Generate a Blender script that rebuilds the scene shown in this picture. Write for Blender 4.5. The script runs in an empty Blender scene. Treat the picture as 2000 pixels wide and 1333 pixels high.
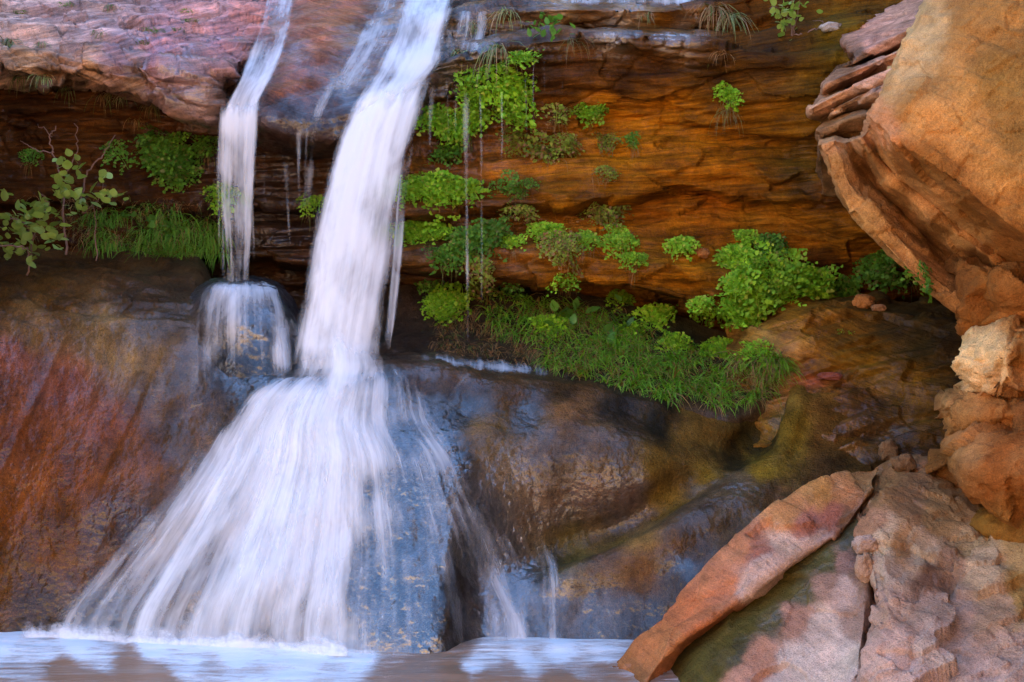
import bpy, math, random
import numpy as np
from mathutils import Vector, Matrix
from mathutils.bvhtree import BVHTree

rng = np.random.default_rng(7)
random.seed(7)
scn = bpy.context.scene
COL = scn.collection

# ------------------------------------------------------------------ camera, sky, sun, exposure
S = 0.55                       # metres per authoring unit
F, U0, V0, CH = 2400.0, 1000.0, 640.0, 2.1     # focal length in photo pixels, principal point, camera height (units)
cam_d = bpy.data.cameras.new('camera')
cam = bpy.data.objects.new('camera', cam_d)
COL.objects.link(cam)
cam.location = (0, 0, CH * S)
cam.rotation_euler = (math.pi / 2, 0, 0)
cam_d.sensor_width = 36
cam_d.lens = 36 * F / 2000
cam_d.shift_y = -(666.5 - V0) / 2000
cam_d.clip_start, cam_d.clip_end = 0.05, 500
scn.camera = cam

SUN_EL, SUN_AZ = 42.0, -24.0       # the sun stands behind the falls, a little to the left
sun_dir = Vector((math.sin(math.radians(SUN_AZ)) * math.cos(math.radians(SUN_EL)),
                  math.cos(math.radians(SUN_AZ)) * math.cos(math.radians(SUN_EL)),
                  math.sin(math.radians(SUN_EL))))
world = bpy.data.worlds.new('World')
scn.world = world
world.use_nodes = True
wn = world.node_tree
for n in list(wn.nodes): wn.nodes.remove(n)
sky = wn.nodes.new('ShaderNodeTexSky'); sky.sky_type = 'NISHITA'; sky.sun_disc = False
sky.sun_elevation = math.radians(SUN_EL); sky.sun_rotation = math.radians(SUN_AZ)
sky.air_density = 1.0; sky.dust_density = 0.0; sky.ozone_density = 5.5
bg = wn.nodes.new('ShaderNodeBackground'); bg.inputs['Strength'].default_value = 0.115
wo = wn.nodes.new('ShaderNodeOutputWorld')
wn.links.new(sky.outputs[0], bg.inputs[0]); wn.links.new(bg.outputs[0], wo.inputs[0])
sl = bpy.data.lights.new('sun', 'SUN'); sl.energy = 4.6; sl.angle = math.radians(0.5); sl.color = (1, 0.94, 0.85)
so = bpy.data.objects.new('sun', sl); COL.objects.link(so)
so.rotation_euler = sun_dir.to_track_quat('Z', 'Y').to_euler()
so.location = (-4, 6, 14)
scn.view_settings.view_transform = 'Standard'
scn.view_settings.look = 'None'
scn.view_settings.gamma = 1
scn.view_settings.use_curve_mapping = False
scn.view_settings.exposure = 3.15
scn.render.engine = 'CYCLES'
scn.cycles.use_denoising = True
scn.cycles.max_bounces = 5
scn.cycles.diffuse_bounces = 3
scn.cycles.glossy_bounces = 2
scn.cycles.use_adaptive_sampling = True
scn.cycles.adaptive_threshold = 0.02
scn.cycles.transparent_max_bounces = 24
scn.cycles.caustics_reflective = False
scn.cycles.caustics_refractive = False

# ------------------------------------------------------------------ helpers
def W(u, v, Y):
    """photo pixel + distance (authoring units) -> metres"""
    u = np.asarray(u, float); v = np.asarray(v, float); Y = np.asarray(Y, float)
    return np.stack([S * (u - U0) / F * Y, S * Y + 0 * u, S * (CH + (V0 - v) / F * Y)], -1)

def pix(P):
    """metres -> photo pixel"""
    Y = P[..., 1] / S
    return U0 + P[..., 0] / S / Y * F, V0 - (P[..., 2] / S - CH) / Y * F

_perm = np.random.default_rng(3).permutation(256)
_perm = np.concatenate([_perm, _perm, _perm])
_g = np.random.default_rng(4).normal(size=(256, 3)); _g /= np.linalg.norm(_g, axis=1)[:, None]
def noise(p):
    """gradient noise in 3-D, about -0.7..0.7"""
    sh = p.shape[:-1]; p = p.reshape(-1, 3)
    i = np.floor(p).astype(int); f = p - i; i &= 255
    w = f * f * f * (f * (f * 6 - 15) + 10)
    out = 0
    for dx in (0, 1):
        for dy in (0, 1):
            for dz in (0, 1):
                h = _perm[_perm[_perm[(i[:, 0] + dx) & 255] + ((i[:, 1] + dy) & 255)] + ((i[:, 2] + dz) & 255)]
                d = ((f - (dx, dy, dz)) * _g[h]).sum(1)
                ww = (w[:, 0] if dx else 1 - w[:, 0]) * (w[:, 1] if dy else 1 - w[:, 1]) * (w[:, 2] if dz else 1 - w[:, 2])
                out = out + d * ww
    return out.reshape(sh)
def fbm(p, o=4, ridged=False):
    a, s, t = 0.5, 1.0, 0
    for k in range(o):
        n = noise(p * s + 17.3 * k)
        t = t + a * ((0.35 - np.abs(n)) if ridged else n)
        a *= 0.5; s *= 2.03
    return t * 1.6

def pchip(x, y, xi):
    x = np.asarray(x, float); y = np.asarray(y, float)
    n = len(x)
    if n == 1: return np.full_like(xi, y[0])
    h = np.diff(x); d = np.diff(y) / h
    m = np.zeros(n)
    if n > 2:
        for k in range(1, n - 1):
            if d[k - 1] * d[k] > 0:
                w1, w2 = 2 * h[k] + h[k - 1], h[k] + 2 * h[k - 1]
                m[k] = (w1 + w2) / (w1 / d[k - 1] + w2 / d[k])
    m[0], m[-1] = d[0], d[-1]
    xi = np.clip(xi, x[0], x[-1])
    k = np.clip(np.searchsorted(x, xi, 'right') - 1, 0, n - 2)
    t = (xi - x[k]) / h[k]; hh = h[k]
    return ((2*t**3 - 3*t**2 + 1) * y[k] + (t**3 - 2*t**2 + t) * hh * m[k]
            + (-2*t**3 + 3*t**2) * y[k+1] + (t**3 - t**2) * hh * m[k+1])

def loft(rows, step=4.0, mode='u', sharp=(), wrap=(0, 0), wr=14):
    """surface through feature curves given as (u, v, distance); returns grid of u, v, Y"""
    sharp = set(range(len(rows))) if sharp == 'all' else set(sharp)
    R = [np.array(r, float) for r in rows]
    if mode == 'u':
        u0, u1 = min(r[0, 0] for r in R), max(r[-1, 0] for r in R)
        n = max(4, int((u1 - u0) / step))
        us = np.linspace(u0, u1, n)
        K = np.stack([np.stack([us, pchip(r[:, 0], r[:, 1], us), pchip(r[:, 0], r[:, 2], us)], -1) for r in R])
    else:
        L = max(np.hypot(*np.diff(r[:, :2], axis=0).T).sum() for r in R)
        n = max(4, int(L / step))
        s = np.linspace(0, 1, n); K = []
        for r in R:
            c = np.concatenate([[0], np.cumsum(np.hypot(*np.diff(r[:, :2], axis=0).T))]); c /= c[-1]
            K.append(np.stack([pchip(c, r[:, j], s) for j in range(3)], -1))
        K = np.stack(K)
    nr = len(R); out = []
    for i in range(nr - 1):
        d = K[i+1] - K[i]
        m0 = d if (i == 0 or i in sharp) else 0.5 * (K[i+1] - K[i-1])
        m1 = d if (i == nr - 2 or i + 1 in sharp) else 0.5 * (K[i+2] - K[i])
        lim = 1.6 * np.abs(d) + 1e-6      # keep the tangents tame
        m0 = np.clip(m0, -lim, lim); m1 = np.clip(m1, -lim, lim)
        ln = np.median(np.hypot(d[:, 0], d[:, 1]) + 90 * np.abs(d[:, 2]))
        m = max(2, int(ln / step))
        for k in range(m + (i == nr - 2)):
            t = k / m
            out.append((2*t**3-3*t**2+1)*K[i] + (t**3-2*t**2+t)*m0 + (-2*t**3+3*t**2)*K[i+1] + (t**3-t**2)*m1)
    G = np.stack(out)
    def wrapcols(edge, inner, depth):
        a = edge - inner; a[:, 2] = 0
        a /= np.maximum(np.hypot(a[:, 0], a[:, 1]), 1e-6)[:, None]
        cols = []
        for k in range(1, 9):
            th = k / 8 * math.pi / 2
            c = edge + a * wr * math.sin(th)
            c[:, 2] += depth * 0.35 * (1 - math.cos(th)); cols.append(c)
        for k in range(1, 6):
            c = cols[7].copy(); c[:, 2] += depth * 0.65 * k / 5; cols.append(c)
        return np.stack(cols, 1)
    if wrap[0]:
        c = wrapcols(G[:, 0].copy(), G[:, 1].copy(), wrap[0]); G = np.concatenate([c[:, ::-1], G], 1)
    if wrap[1]:
        c = wrapcols(G[:, -1].copy(), G[:, -2].copy(), wrap[1]); G = np.concatenate([G, c], 1)
    return G

def idw(pts, u, v, power=3.5):
    num = 0; den = 0
    for p in pts:
        w = 1 / (((u - p[0])**2 + (v - p[1])**2 + 60)**(power / 2))
        num = num + w[..., None] * np.array(p[2:], float); den = den + w
    return num / den[..., None]

def setp(o, label=None, cat=None, group=None, kind=None):
    if label: o['label'] = label
    if cat: o['category'] = cat
    if group: o['group'] = group
    if kind: o['kind'] = kind
    return o
def link(name, me, mat=None, parent=None):
    o = bpy.data.objects.new(name, me); COL.objects.link(o)
    if mat and me is not None and len(me.materials) == 0: me.materials.append(mat)
    if parent: o.parent = parent
    return o
def empty(name, loc=(0, 0, 0)):
    o = bpy.data.objects.new(name, None); COL.objects.link(o); o.location = loc
    o.empty_display_size = 0.05
    return o
def mesh_np(name, V, Fq, smooth=True):
    me = bpy.data.meshes.new(name)
    V = np.asarray(V, np.float32).reshape(-1, 3); Fq = np.asarray(Fq, np.int32)
    k = Fq.shape[1]
    me.vertices.add(len(V)); me.vertices.foreach_set('co', V.ravel())
    me.loops.add(Fq.size); me.loops.foreach_set('vertex_index', Fq.ravel())
    me.polygons.add(len(Fq)); me.polygons.foreach_set('loop_start', np.arange(0, Fq.size, k, dtype=np.int32))
    try: me.polygons.foreach_set('loop_total', np.full(len(Fq), k, np.int32))
    except Exception: pass
    me.update(calc_edges=True); me.validate()
    if smooth: me.polygons.foreach_set('use_smooth', np.ones(len(me.polygons), bool))
    return me
def grid_faces(n, m):
    i = np.arange(n * m).reshape(n, m)
    return np.stack([i[:-1, :-1], i[1:, :-1], i[1:, 1:], i[:-1, 1:]], -1).reshape(-1, 4)
def attr(me, name, data, typ='FLOAT'):
    a = me.attributes.new(name, typ, 'POINT')
    d = np.asarray(data, np.float32)
    if typ == 'FLOAT_COLOR':
        d = np.concatenate([d.reshape(-1, 3), np.ones((d.size // 3, 1), np.float32)], 1); a.data.foreach_set('color', d.ravel())
    elif typ == 'FLOAT_VECTOR': a.data.foreach_set('vector', d.ravel())
    else: a.data.foreach_set('value', d.ravel())
def gnormal(P):
    a = np.gradient(P, axis=0); b = np.gradient(P, axis=1)
    n = np.cross(a, b); n /= np.maximum(np.linalg.norm(n, axis=-1), 1e-9)[..., None]
    flip = (n * (P - np.array([0, 0, CH * S]))).sum(-1) > 0
    if flip.mean() > 0.5: n = -n
    return n

ROCKS = []        # (V, F) of every rock, for placing plants and water on them
def strata_disp(P, amp=1.0, tilt=0.0, big=0.05, fine=1.0):
    """bedding planes: long thin ledges and grooves, warped"""
    x, y, z = P[..., 0], P[..., 1], P[..., 2]
    wv = 0.05 * noise(np.stack([x * .9, y * .9, z * 1.5], -1)) + tilt * x
    zz = z + wv
    d = big * fbm(np.stack([x * 1.1, y * 1.1, z * 2.2], -1), 3)
    n1 = fbm(np.stack([x * 1.6, y * 1.6, zz * 13], -1), 3)
    d = d + amp * 0.022 * np.tanh(n1 * 5)
    n2 = fbm(np.stack([x * 3.2, y * 3.2, zz * 42], -1), 3, True)
    d = d + amp * fine * 0.011 * n2
    d = d + amp * 0.007 * fbm(P * 22, 3)
    return d
def smooth_disp(P, amp=1.0, big=0.035, fine=.0022):
    return big * fbm(P * 1.7, 3) + amp * 0.008 * fbm(P * 7, 3) + amp * fine * fbm(P * 38, 2)
def crack_disp(P, amp=1.0, sc=(2.2, 2.2, 6)):
    n = noise(P * np.array(sc) + 5.1 + 0.4 * np.stack([fbm(P * 5, 2)] * 3, -1))
    return -amp * 0.03 * np.exp(-(n / 0.018)**2)

def facet_disp(P, size=.16, tilt=.35, step=.012, seed=0, squash=(1, 1, 1)):
    """broken rock: each cell is its own slightly tilted plane"""
    sh = P.shape[:-1]; p = (P.reshape(-1, 3) + .25 * size * np.stack([fbm(P.reshape(-1, 3) * 6 + 31 * k, 2) for k in range(3)], -1)) * np.array(squash) / size
    i = np.floor(p).astype(int); best = np.full(len(p), 1e9); val = np.zeros(len(p))
    for dx in (-1, 0, 1):
        for dy in (-1, 0, 1):
            for dz in (-1, 0, 1):
                c = i + (dx, dy, dz)
                hh = _perm[_perm[_perm[c[:, 0] & 255] + (c[:, 1] & 255)] + ((c[:, 2] + seed) & 255)]
                ctr = c + .5 + .42 * _g[hh]
                dv = p - ctr; dist = (dv**2).sum(1)
                m = dist < best
                best = np.where(m, dist, best)
                val = np.where(m, tilt * size * (dv * _g[(hh + 77) & 255]).sum(1) + step * _g[(hh + 31) & 255, 0] * 2, val)
    return val.reshape(sh)

def rock(name, G, disp, cols, mat, dents=(), warp=22, tone=None, power=3.5, **kw):
    """loft grid -> displaced rock mesh with colour and wetness"""
    P = W(G[..., 0], G[..., 1], G[..., 2])
    n = gnormal(P)
    d = disp(P)
    u, v = pix(P)
    for (du, dv, ru, rv, ang, dep) in dents:
        c, s = math.cos(math.radians(ang)), math.sin(math.radians(ang))
        a = ((u - du) * c + (v - dv) * s) / ru; b = (-(u - du) * s + (v - dv) * c) / rv
        d = d - dep * np.exp(-(a * a + b * b)**1.5)
    P = P + n * d[..., None]
    wu = warp * fbm(P * 3.1, 3); wv = warp * fbm(P * 3.1 + 40, 3)
    wu = wu + warp * .5 * fbm(P * 14 + 9, 2); wv = wv + warp * .5 * fbm(P * 14 + 70, 2)
    wu = wu + warp * .3 * fbm(P * 48 + 19, 2); wv = wv + warp * .3 * fbm(P * 48 + 50, 2)
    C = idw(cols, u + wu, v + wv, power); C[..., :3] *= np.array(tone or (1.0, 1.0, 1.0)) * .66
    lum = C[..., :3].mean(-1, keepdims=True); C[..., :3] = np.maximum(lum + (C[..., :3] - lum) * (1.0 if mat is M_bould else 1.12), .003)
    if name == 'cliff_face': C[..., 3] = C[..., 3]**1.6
    Fq = grid_faces(*P.shape[:2])
    me = mesh_np(name, P, Fq)
    attr(me, 'Col', C[..., :3], 'FLOAT_COLOR'); attr(me, 'wet', C[..., 3])
    o = link(name, me, mat)
    setp(o, **kw)
    ROCKS.append((name, P.reshape(-1, 3), Fq))
    return o

# ------------------------------------------------------------------ materials
class NT:
    def __init__(s, name):
        s.m = bpy.data.materials.new(name); s.m.use_nodes = True
        s.t = s.m.node_tree
        for n in list(s.t.nodes): s.t.nodes.remove(n)
        s.out = s.t.nodes.new('ShaderNodeOutputMaterial')
    def n(s, t, **k):
        n = s.t.nodes.new(t)
        for a, b in k.items(): setattr(n, a, b)
        return n
    def l(s, a, b): s.t.links.new(a, b)
    def put(s, inp, v):
        if hasattr(v, 'is_output') or hasattr(v, 'links'): s.l(v, inp)
        else: inp.default_value = v
    def attr(s, name, out='Fac'):
        return s.n('ShaderNodeAttribute', attribute_name=name).outputs[out]
    def math(s, op, a, b=0.0, clamp=False):
        n = s.n('ShaderNodeMath', operation=op, use_clamp=clamp); s.put(n.inputs[0], a); s.put(n.inputs[1], b); return n.outputs[0]
    def mapr(s, v, a, b, c, d):
        n = s.n('ShaderNodeMapRange'); n.clamp = True
        s.put(n.inputs[0], v)
        for i, x in enumerate((a, b, c, d)): s.put(n.inputs[i + 1], x)
        return n.outputs[0]
    def mix(s, f, a, b, blend='MIX'):
        n = s.n('ShaderNodeMix', data_type='RGBA', blend_type=blend); s.put(n.inputs[0], f)
        s.put(n.inputs[6], a); s.put(n.inputs[7], b); return n.outputs[2]
    def noise(s, vec, scale, detail=4, rough=0.55, dist=0.0):
        n = s.n('ShaderNodeTexNoise'); s.l(vec, n.inputs['Vector'])
        n.inputs['Scale'].default_value = scale; n.inputs['Detail'].default_value = detail
        n.inputs['Roughness'].default_value = rough; n.inputs['Distortion'].default_value = dist
        return n.outputs['Fac']
    def mapping(s, vec, scale=(1, 1, 1), rot=(0, 0, 0), loc=(0, 0, 0)):
        n = s.n('ShaderNodeMapping'); s.l(vec, n.inputs[0])
        n.inputs['Scale'].default_value = scale; n.inputs['Rotation'].default_value = rot; n.inputs['Location'].default_value = loc
        return n.outputs[0]
    def bump(s, h, strength, dist, nrm=None):
        n = s.n('ShaderNodeBump'); s.put(n.inputs['Strength'], strength); n.inputs['Distance'].default_value = dist
        s.l(h, n.inputs['Height'])
        if nrm: s.l(nrm, n.inputs['Normal'])
        return n.outputs[0]
    def princ(s):
        n = s.n('ShaderNodeBsdfPrincipled'); s.l(n.outputs[0], s.out.inputs[0]); return n

def g3(v): return (v, v, v, 1)

def rock_mat(name, strata=0.5, tilt=0.0, grain=1.0, hammered=0.6, spots=0.3, streak=0.0, sfreq=1.0, blotch=1.0, cracks=0.0):
    t = NT(name)
    pos = t.n('ShaderNodeNewGeometry').outputs['Position']
    col = t.attr('Col', 'Color'); wet = t.attr('wet')
    # warped bedding coordinate
    wn_ = t.n('ShaderNodeTexNoise'); t.l(pos, wn_.inputs['Vector']); wn_.inputs['Scale'].default_value = 1.6; wn_.inputs['Detail'].default_value = 3
    vm = t.n('ShaderNodeVectorMath', operation='MULTIPLY_ADD'); t.l(wn_.outputs['Color'], vm.inputs[0]); vm.inputs[1].default_value = (.10, .10, .14); t.l(pos, vm.inputs[2])
    rp = t.mapping(vm.outputs[0], rot=(0, tilt, 0))
    b1 = t.noise(t.mapping(rp, (1.1, 1.1, 17 * sfreq)), 1.0, 3, .6)
    b2 = t.noise(t.mapping(rp, (5, 5, 70 * sfreq)), 1.0, 3, .6)
    blot = t.noise(pos, 4.5, 5, .62, .6)
    blot2 = t.noise(pos, 19, 4, .65)
    spk = t.noise(pos, 85, 3, .75)
    gr = t.noise(pos, 230, 2, .8)
    f1 = t.mapr(b1, .3, .7, 1 - .45 * strata, 1 + .40 * strata)
    f2 = t.mapr(b2, .35, .65, 1 - .55 * strata, 1 + .2 * strata)
    f3 = t.mapr(blot, .3, .7, 1 - .5 * blotch, 1 + .42 * blotch)
    f4 = t.mapr(blot2, .3, .7, 1 - .34 * blotch, 1 + .3 * blotch)
    f5 = t.mapr(gr, .3, .7, 1 - .28 * grain, 1 + .28 * grain)
    f6 = t.mapr(spk, .30, .42, 1 - spots, 1)
    f = f1
    for x in (f2, f3, f4, f5, f6): f = t.math('MULTIPLY', f, x)
    ck = None
    if cracks:
        vo = t.n('ShaderNodeTexVoronoi', feature='DISTANCE_TO_EDGE'); t.l(t.mapping(vm.outputs[0], (2.6, 2.6, 5), rot=(0, tilt, 0)), vo.inputs['Vector']); vo.inputs['Scale'].default_value = 1.0
        ck = t.mapr(vo.outputs['Distance'], .0, .018, 0, 1)
        ck = t.math('MAXIMUM', ck, t.mapr(blot, .46, .50, 1, 1 - cracks))
        f = t.math('MULTIPLY', f, t.mapr(ck, 0, 1, .35, 1))
    if streak:
        st = t.noise(t.mapping(pos, (9, 9, 1.0)), 1.0, 5, .6)
        f = t.math('MULTIPLY', f, t.mapr(st, .35, .62, 1 - streak, 1.1))
    c = t.mix(1.0, col, f, 'MULTIPLY')
    # hue drift: rusty / ochre patches
    hue = t.noise(pos, 2.7, 5, .6)
    c = t.mix(t.mapr(hue, .5, .75, 0, .35), c, t.mix(1.0, c, (1.3, .9, .6, 1), 'MULTIPLY'))
    hue2 = t.noise(t.mapping(pos, loc=(7, 3, 1)), 3.4, 5, .6)
    c = t.mix(t.mapr(hue2, .52, .75, 0, .35), c, t.mix(1.0, c, (.95, 1.05, .6, 1), 'MULTIPLY'))
    wetn = t.math('MULTIPLY', wet, t.mapr(t.noise(t.mapping(pos, (7, 7, 3.2)), 1, 5, .62), .38, .56, .25, 1.0), True)
    wetn = t.math('MAXIMUM', wetn, t.mapr(wet, .95, 1.25, 0, .95))
    p = t.princ()
    t.l(c, p.inputs['Base Color'])
    t.l(t.mapr(wetn, 0, 1, .88, .38), p.inputs['Roughness'])
    t.l(t.mapr(wetn, 0, 1, .06, .5), p.inputs['Specular IOR Level'])
    h = t.math('ADD', t.math('MULTIPLY', b2, 1.0 * strata), t.math('MULTIPLY', spk, .5 * grain))
    if ck: h = t.math('ADD', h, t.math('MULTIPLY', ck, .6))
    nb = t.bump(h, .85, .025)
    t.l(nb, p.inputs['Normal'])
    ham = t.noise(pos, 46, 2, .5)
    nc = t.bump(ham, hammered, .016)
    t.l(t.math('MULTIPLY', wetn, .85), p.inputs['Coat Weight'])
    p.inputs['Coat Roughness'].default_value = .07
    t.l(t.mapr(wet, .85, 1.3, 1.8, 2.3), p.inputs['Coat IOR'])
    t.l(nc, p.inputs['Coat Normal'])
    return t.m

M_cliff = rock_mat('layered_sandstone', .85, .05, 1, .6, .35, blotch=.85)
M_apron = rock_mat('water_worn_sandstone', .16, 0, 1.5, .5, .6, streak=.4, blotch=.75)
M_slab = rock_mat('pink_slab_sandstone', .9, .22, .9, .5, .5, sfreq=.7, blotch=.8)
M_mid = rock_mat('cross_bedded_sandstone', .6, -.35, 1, .5, .35)
M_bould = rock_mat('dry_orange_sandstone', .2, .72, 1.1, .3, .3, blotch=.6)
M_bench = rock_mat('pale_bench_sandstone', .26, -.5, 1.1, .4, .3, blotch=.55)
M_wall = rock_mat('canyon_wall_sandstone', .5, 0, .5, .2, .2, sfreq=.1)

# ------------------------------------------------------------------ rocks
# colours: r g b wet
DK = (.075, .034, .015, .35); BR = (.15, .066, .024, .25); TAN = (.36, .17, .058, .1); RUS = (.30, .115, .032, .15)
OLV = (.13, .085, .022, .3); BLK = (.022, .018, .014, .35); PNK = (.48, .25, .19, .12); PUR = (.26, .11, .105, .6)

cliff_rows = [
 [(-250,140,11.6),(420,140,11.6),(700,100,11.9),(900,-60,12.5),(1000,-120,13),(1300,-140,13),(1600,-140,12.6),(1850,-140,12),(2250,-140,11.5)],
 [(-250,150,11.3),(420,150,11.3),(700,120,11.3),(880,50,10.9),(1000,26,10.75),(1150,20,10.7),(1300,22,10.7),(1360,8,10.7),(1500,-15,10.8),(1700,-40,10.6),(2250,-60,10)],
 [(-250,158,11.1),(420,160,11.1),(700,140,11.0),(880,85,10.8),(1000,70,10.85),(1100,60,10.9),(1250,60,10.9),(1350,58,10.9),(1450,66,10.8),(1600,58,10.6),(1800,20,10.2),(2250,0,9.8)],
 [(-250,165,10.9),(420,175,10.9),(700,180,10.75),(850,125,10.45),(950,98,10.35),(1050,84,10.3),(1150,70,10.3),(1250,74,10.3),(1400,92,10.25),(1550,125,10.2),(1650,120,10.1),(1800,80,10),(2250,60,9.7)],
 [(-250,190,10.85),(420,230,10.8),(700,260,10.75),(830,180,10.6),(950,175,10.6),(1100,190,10.6),(1250,178,10.58),(1400,190,10.5),(1600,230,10.35),(1750,200,10.2),(2250,200,9.9)],
 [(-250,270,10.95),(420,300,10.9),(700,320,10.85),(830,270,10.8),(1100,265,10.75),(1300,255,10.72),(1450,270,10.65),(1600,300,10.5),(1750,300,10.3),(2250,300,10)],
 [(-250,340,10.9),(420,360,10.9),(700,370,10.8),(830,350,10.6),(1000,345,10.55),(1200,325,10.55),(1400,310,10.5),(1560,345,10.45),(1700,380,10.3),(2250,380,10)],
 [(-250,385,10.9),(420,400,10.85),(700,405,10.7),(830,408,10.5),(950,405,10.45),(1050,398,10.42),(1200,385,10.42),(1330,365,10.45),(1450,385,10.5),(1560,410,10.5),(1700,440,10.4),(2250,440,10.1)],
 [(-250,400,11.1),(420,414,11.05),(700,418,10.95),(830,420,10.8),(950,418,10.76),(1050,410,10.72),(1200,398,10.72),(1330,380,10.72),(1450,400,10.7),(1560,428,10.65),(1700,455,10.5),(2250,455,10.3)],
 [(-250,440,10.95),(420,450,10.95),(700,455,10.9),(900,450,10.75),(1050,440,10.68),(1250,432,10.7),(1400,440,10.66),(1520,470,10.66),(1640,495,10.7),(2250,500,10.4)],
 [(-250,470,10.95),(420,480,11),(700,490,10.8),(830,495,10.45),(1000,497,10.35),(1200,505,10.32),(1350,530,10.3),(1450,560,10.35),(1560,560,10.7),(1700,540,10.9),(2250,540,10.6)],
 [(-250,490,11),(420,500,11),(700,515,10.8),(830,522,10.5),(950,536,10.38),(1100,540,10.35),(1200,556,10.33),(1330,588,10.3),(1420,602,10.32),(1500,612,10.5),(1600,590,10.9),(1700,575,11),(2250,570,10.8)],
 [(-250,510,11.4),(420,515,11.5),(700,530,11.4),(830,536,11.2),(950,548,11.1),(1100,554,11.05),(1200,570,11.05),(1330,602,11.0),(1420,615,11.0),(1500,625,11.2),(1600,602,11.3),(1700,590,11.3),(2250,585,11.2)],
 [(-250,760,11.6),(2250,760,11.6)],
]
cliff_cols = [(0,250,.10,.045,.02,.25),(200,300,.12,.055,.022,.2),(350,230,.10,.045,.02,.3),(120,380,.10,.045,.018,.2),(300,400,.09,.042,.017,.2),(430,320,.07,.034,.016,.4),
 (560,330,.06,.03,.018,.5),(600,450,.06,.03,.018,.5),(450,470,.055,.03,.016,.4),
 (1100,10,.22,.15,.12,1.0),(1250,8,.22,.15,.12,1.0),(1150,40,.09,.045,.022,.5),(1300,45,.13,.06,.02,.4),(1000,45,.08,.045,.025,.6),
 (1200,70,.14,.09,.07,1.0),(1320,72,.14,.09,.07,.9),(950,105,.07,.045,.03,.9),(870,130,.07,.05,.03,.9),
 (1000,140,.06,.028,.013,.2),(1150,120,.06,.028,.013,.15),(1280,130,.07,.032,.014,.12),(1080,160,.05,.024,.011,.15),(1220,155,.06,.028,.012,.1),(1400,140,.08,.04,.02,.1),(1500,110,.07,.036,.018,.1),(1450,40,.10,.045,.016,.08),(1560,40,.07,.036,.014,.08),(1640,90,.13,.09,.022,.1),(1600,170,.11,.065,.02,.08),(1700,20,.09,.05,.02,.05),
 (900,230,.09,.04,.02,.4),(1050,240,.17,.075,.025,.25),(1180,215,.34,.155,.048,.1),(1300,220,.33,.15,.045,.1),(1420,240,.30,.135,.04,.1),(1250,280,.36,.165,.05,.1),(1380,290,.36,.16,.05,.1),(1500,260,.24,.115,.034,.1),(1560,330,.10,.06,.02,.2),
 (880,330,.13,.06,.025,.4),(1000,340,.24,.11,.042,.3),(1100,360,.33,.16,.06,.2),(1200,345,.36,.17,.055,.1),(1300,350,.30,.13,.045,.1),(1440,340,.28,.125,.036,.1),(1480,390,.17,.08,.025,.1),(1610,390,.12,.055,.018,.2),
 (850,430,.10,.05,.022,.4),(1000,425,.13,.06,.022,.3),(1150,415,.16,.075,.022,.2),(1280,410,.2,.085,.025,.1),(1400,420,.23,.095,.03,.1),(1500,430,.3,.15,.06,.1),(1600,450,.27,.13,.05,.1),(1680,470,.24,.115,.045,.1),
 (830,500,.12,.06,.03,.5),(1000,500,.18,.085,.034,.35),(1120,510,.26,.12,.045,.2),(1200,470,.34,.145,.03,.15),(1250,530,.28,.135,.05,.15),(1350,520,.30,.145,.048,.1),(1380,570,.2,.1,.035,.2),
 (1000,580,.03,.02,.012,.1),(1300,640,.05,.03,.014,.1),(1600,520,.08,.035,.014,.05),(1700,540,.16,.07,.022,.05),(1800,480,.14,.07,.03,.1),(800,620,.05,.03,.02,.3),(400,620,.05,.03,.02,.3),(1900,400,.15,.07,.03,.1)]  # near-black cave and gap points: shade put into the colour
cliff_cols = [(a, c_, *(np.array((r, g, bl)) * (.62 if a < 760 else 1)), w) for a, c_, r, g, bl, w in cliff_cols]  # wall under the slab and behind the falls darkened: recess shade as colour
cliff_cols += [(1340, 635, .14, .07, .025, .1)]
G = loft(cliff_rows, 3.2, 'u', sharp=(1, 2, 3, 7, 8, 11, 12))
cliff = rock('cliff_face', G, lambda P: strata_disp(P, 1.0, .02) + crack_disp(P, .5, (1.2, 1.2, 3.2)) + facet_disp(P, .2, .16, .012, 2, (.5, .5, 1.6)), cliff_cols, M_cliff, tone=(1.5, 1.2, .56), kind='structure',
     label='layered brown and orange sandstone cliff behind the falls', cat='cliff')

slab_rows = [
 [(-250,-140,14),(560,-140,14)],
 [(-250,0,12.2),(0,0,12.2),(300,-5,12.2),(560,-10,12.5)],
 [(-250,60,11.1),(0,60,11.1),(300,75,11.0),(460,80,11.1),(560,40,12)],
 [(-250,100,10.35),(0,108,10.3),(150,116,10.25),(250,130,10.2),(330,140,10.15),(420,142,10.2),(470,120,10.7),(560,80,11.6)],
 [(-250,128,10.25),(0,130,10.2),(150,138,10.2),(250,150,10.15),(330,162,10.2),(400,185,10.15),(440,185,10.5),(560,140,11.5)],
 [(-250,152,10.35),(0,152,10.3),(150,162,10.3),(250,178,10.25),(330,200,10.2),(400,228,10.25),(440,240,10.5),(560,200,11.4)],
 [(-250,168,11.1),(0,168,11.1),(250,192,11.1),(400,250,11.0),(560,260,11.6)],
]
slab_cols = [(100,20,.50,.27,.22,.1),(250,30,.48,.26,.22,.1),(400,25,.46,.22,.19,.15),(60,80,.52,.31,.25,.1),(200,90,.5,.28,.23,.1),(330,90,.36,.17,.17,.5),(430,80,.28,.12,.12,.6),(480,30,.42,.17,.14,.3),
 (300,110,.26,.12,.13,.7),(220,105,.24,.12,.12,.6),(60,125,.40,.24,.15,.1),(180,140,.28,.15,.09,.1),(260,150,.18,.09,.05,.3),(350,160,.2,.11,.10,.8),(410,190,.16,.085,.06,.7),(100,165,.1,.045,.02,.2),(350,215,.14,.07,.045,.5),(300,250,.08,.04,.02,.2),(520,120,.12,.06,.05,.8)]
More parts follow.
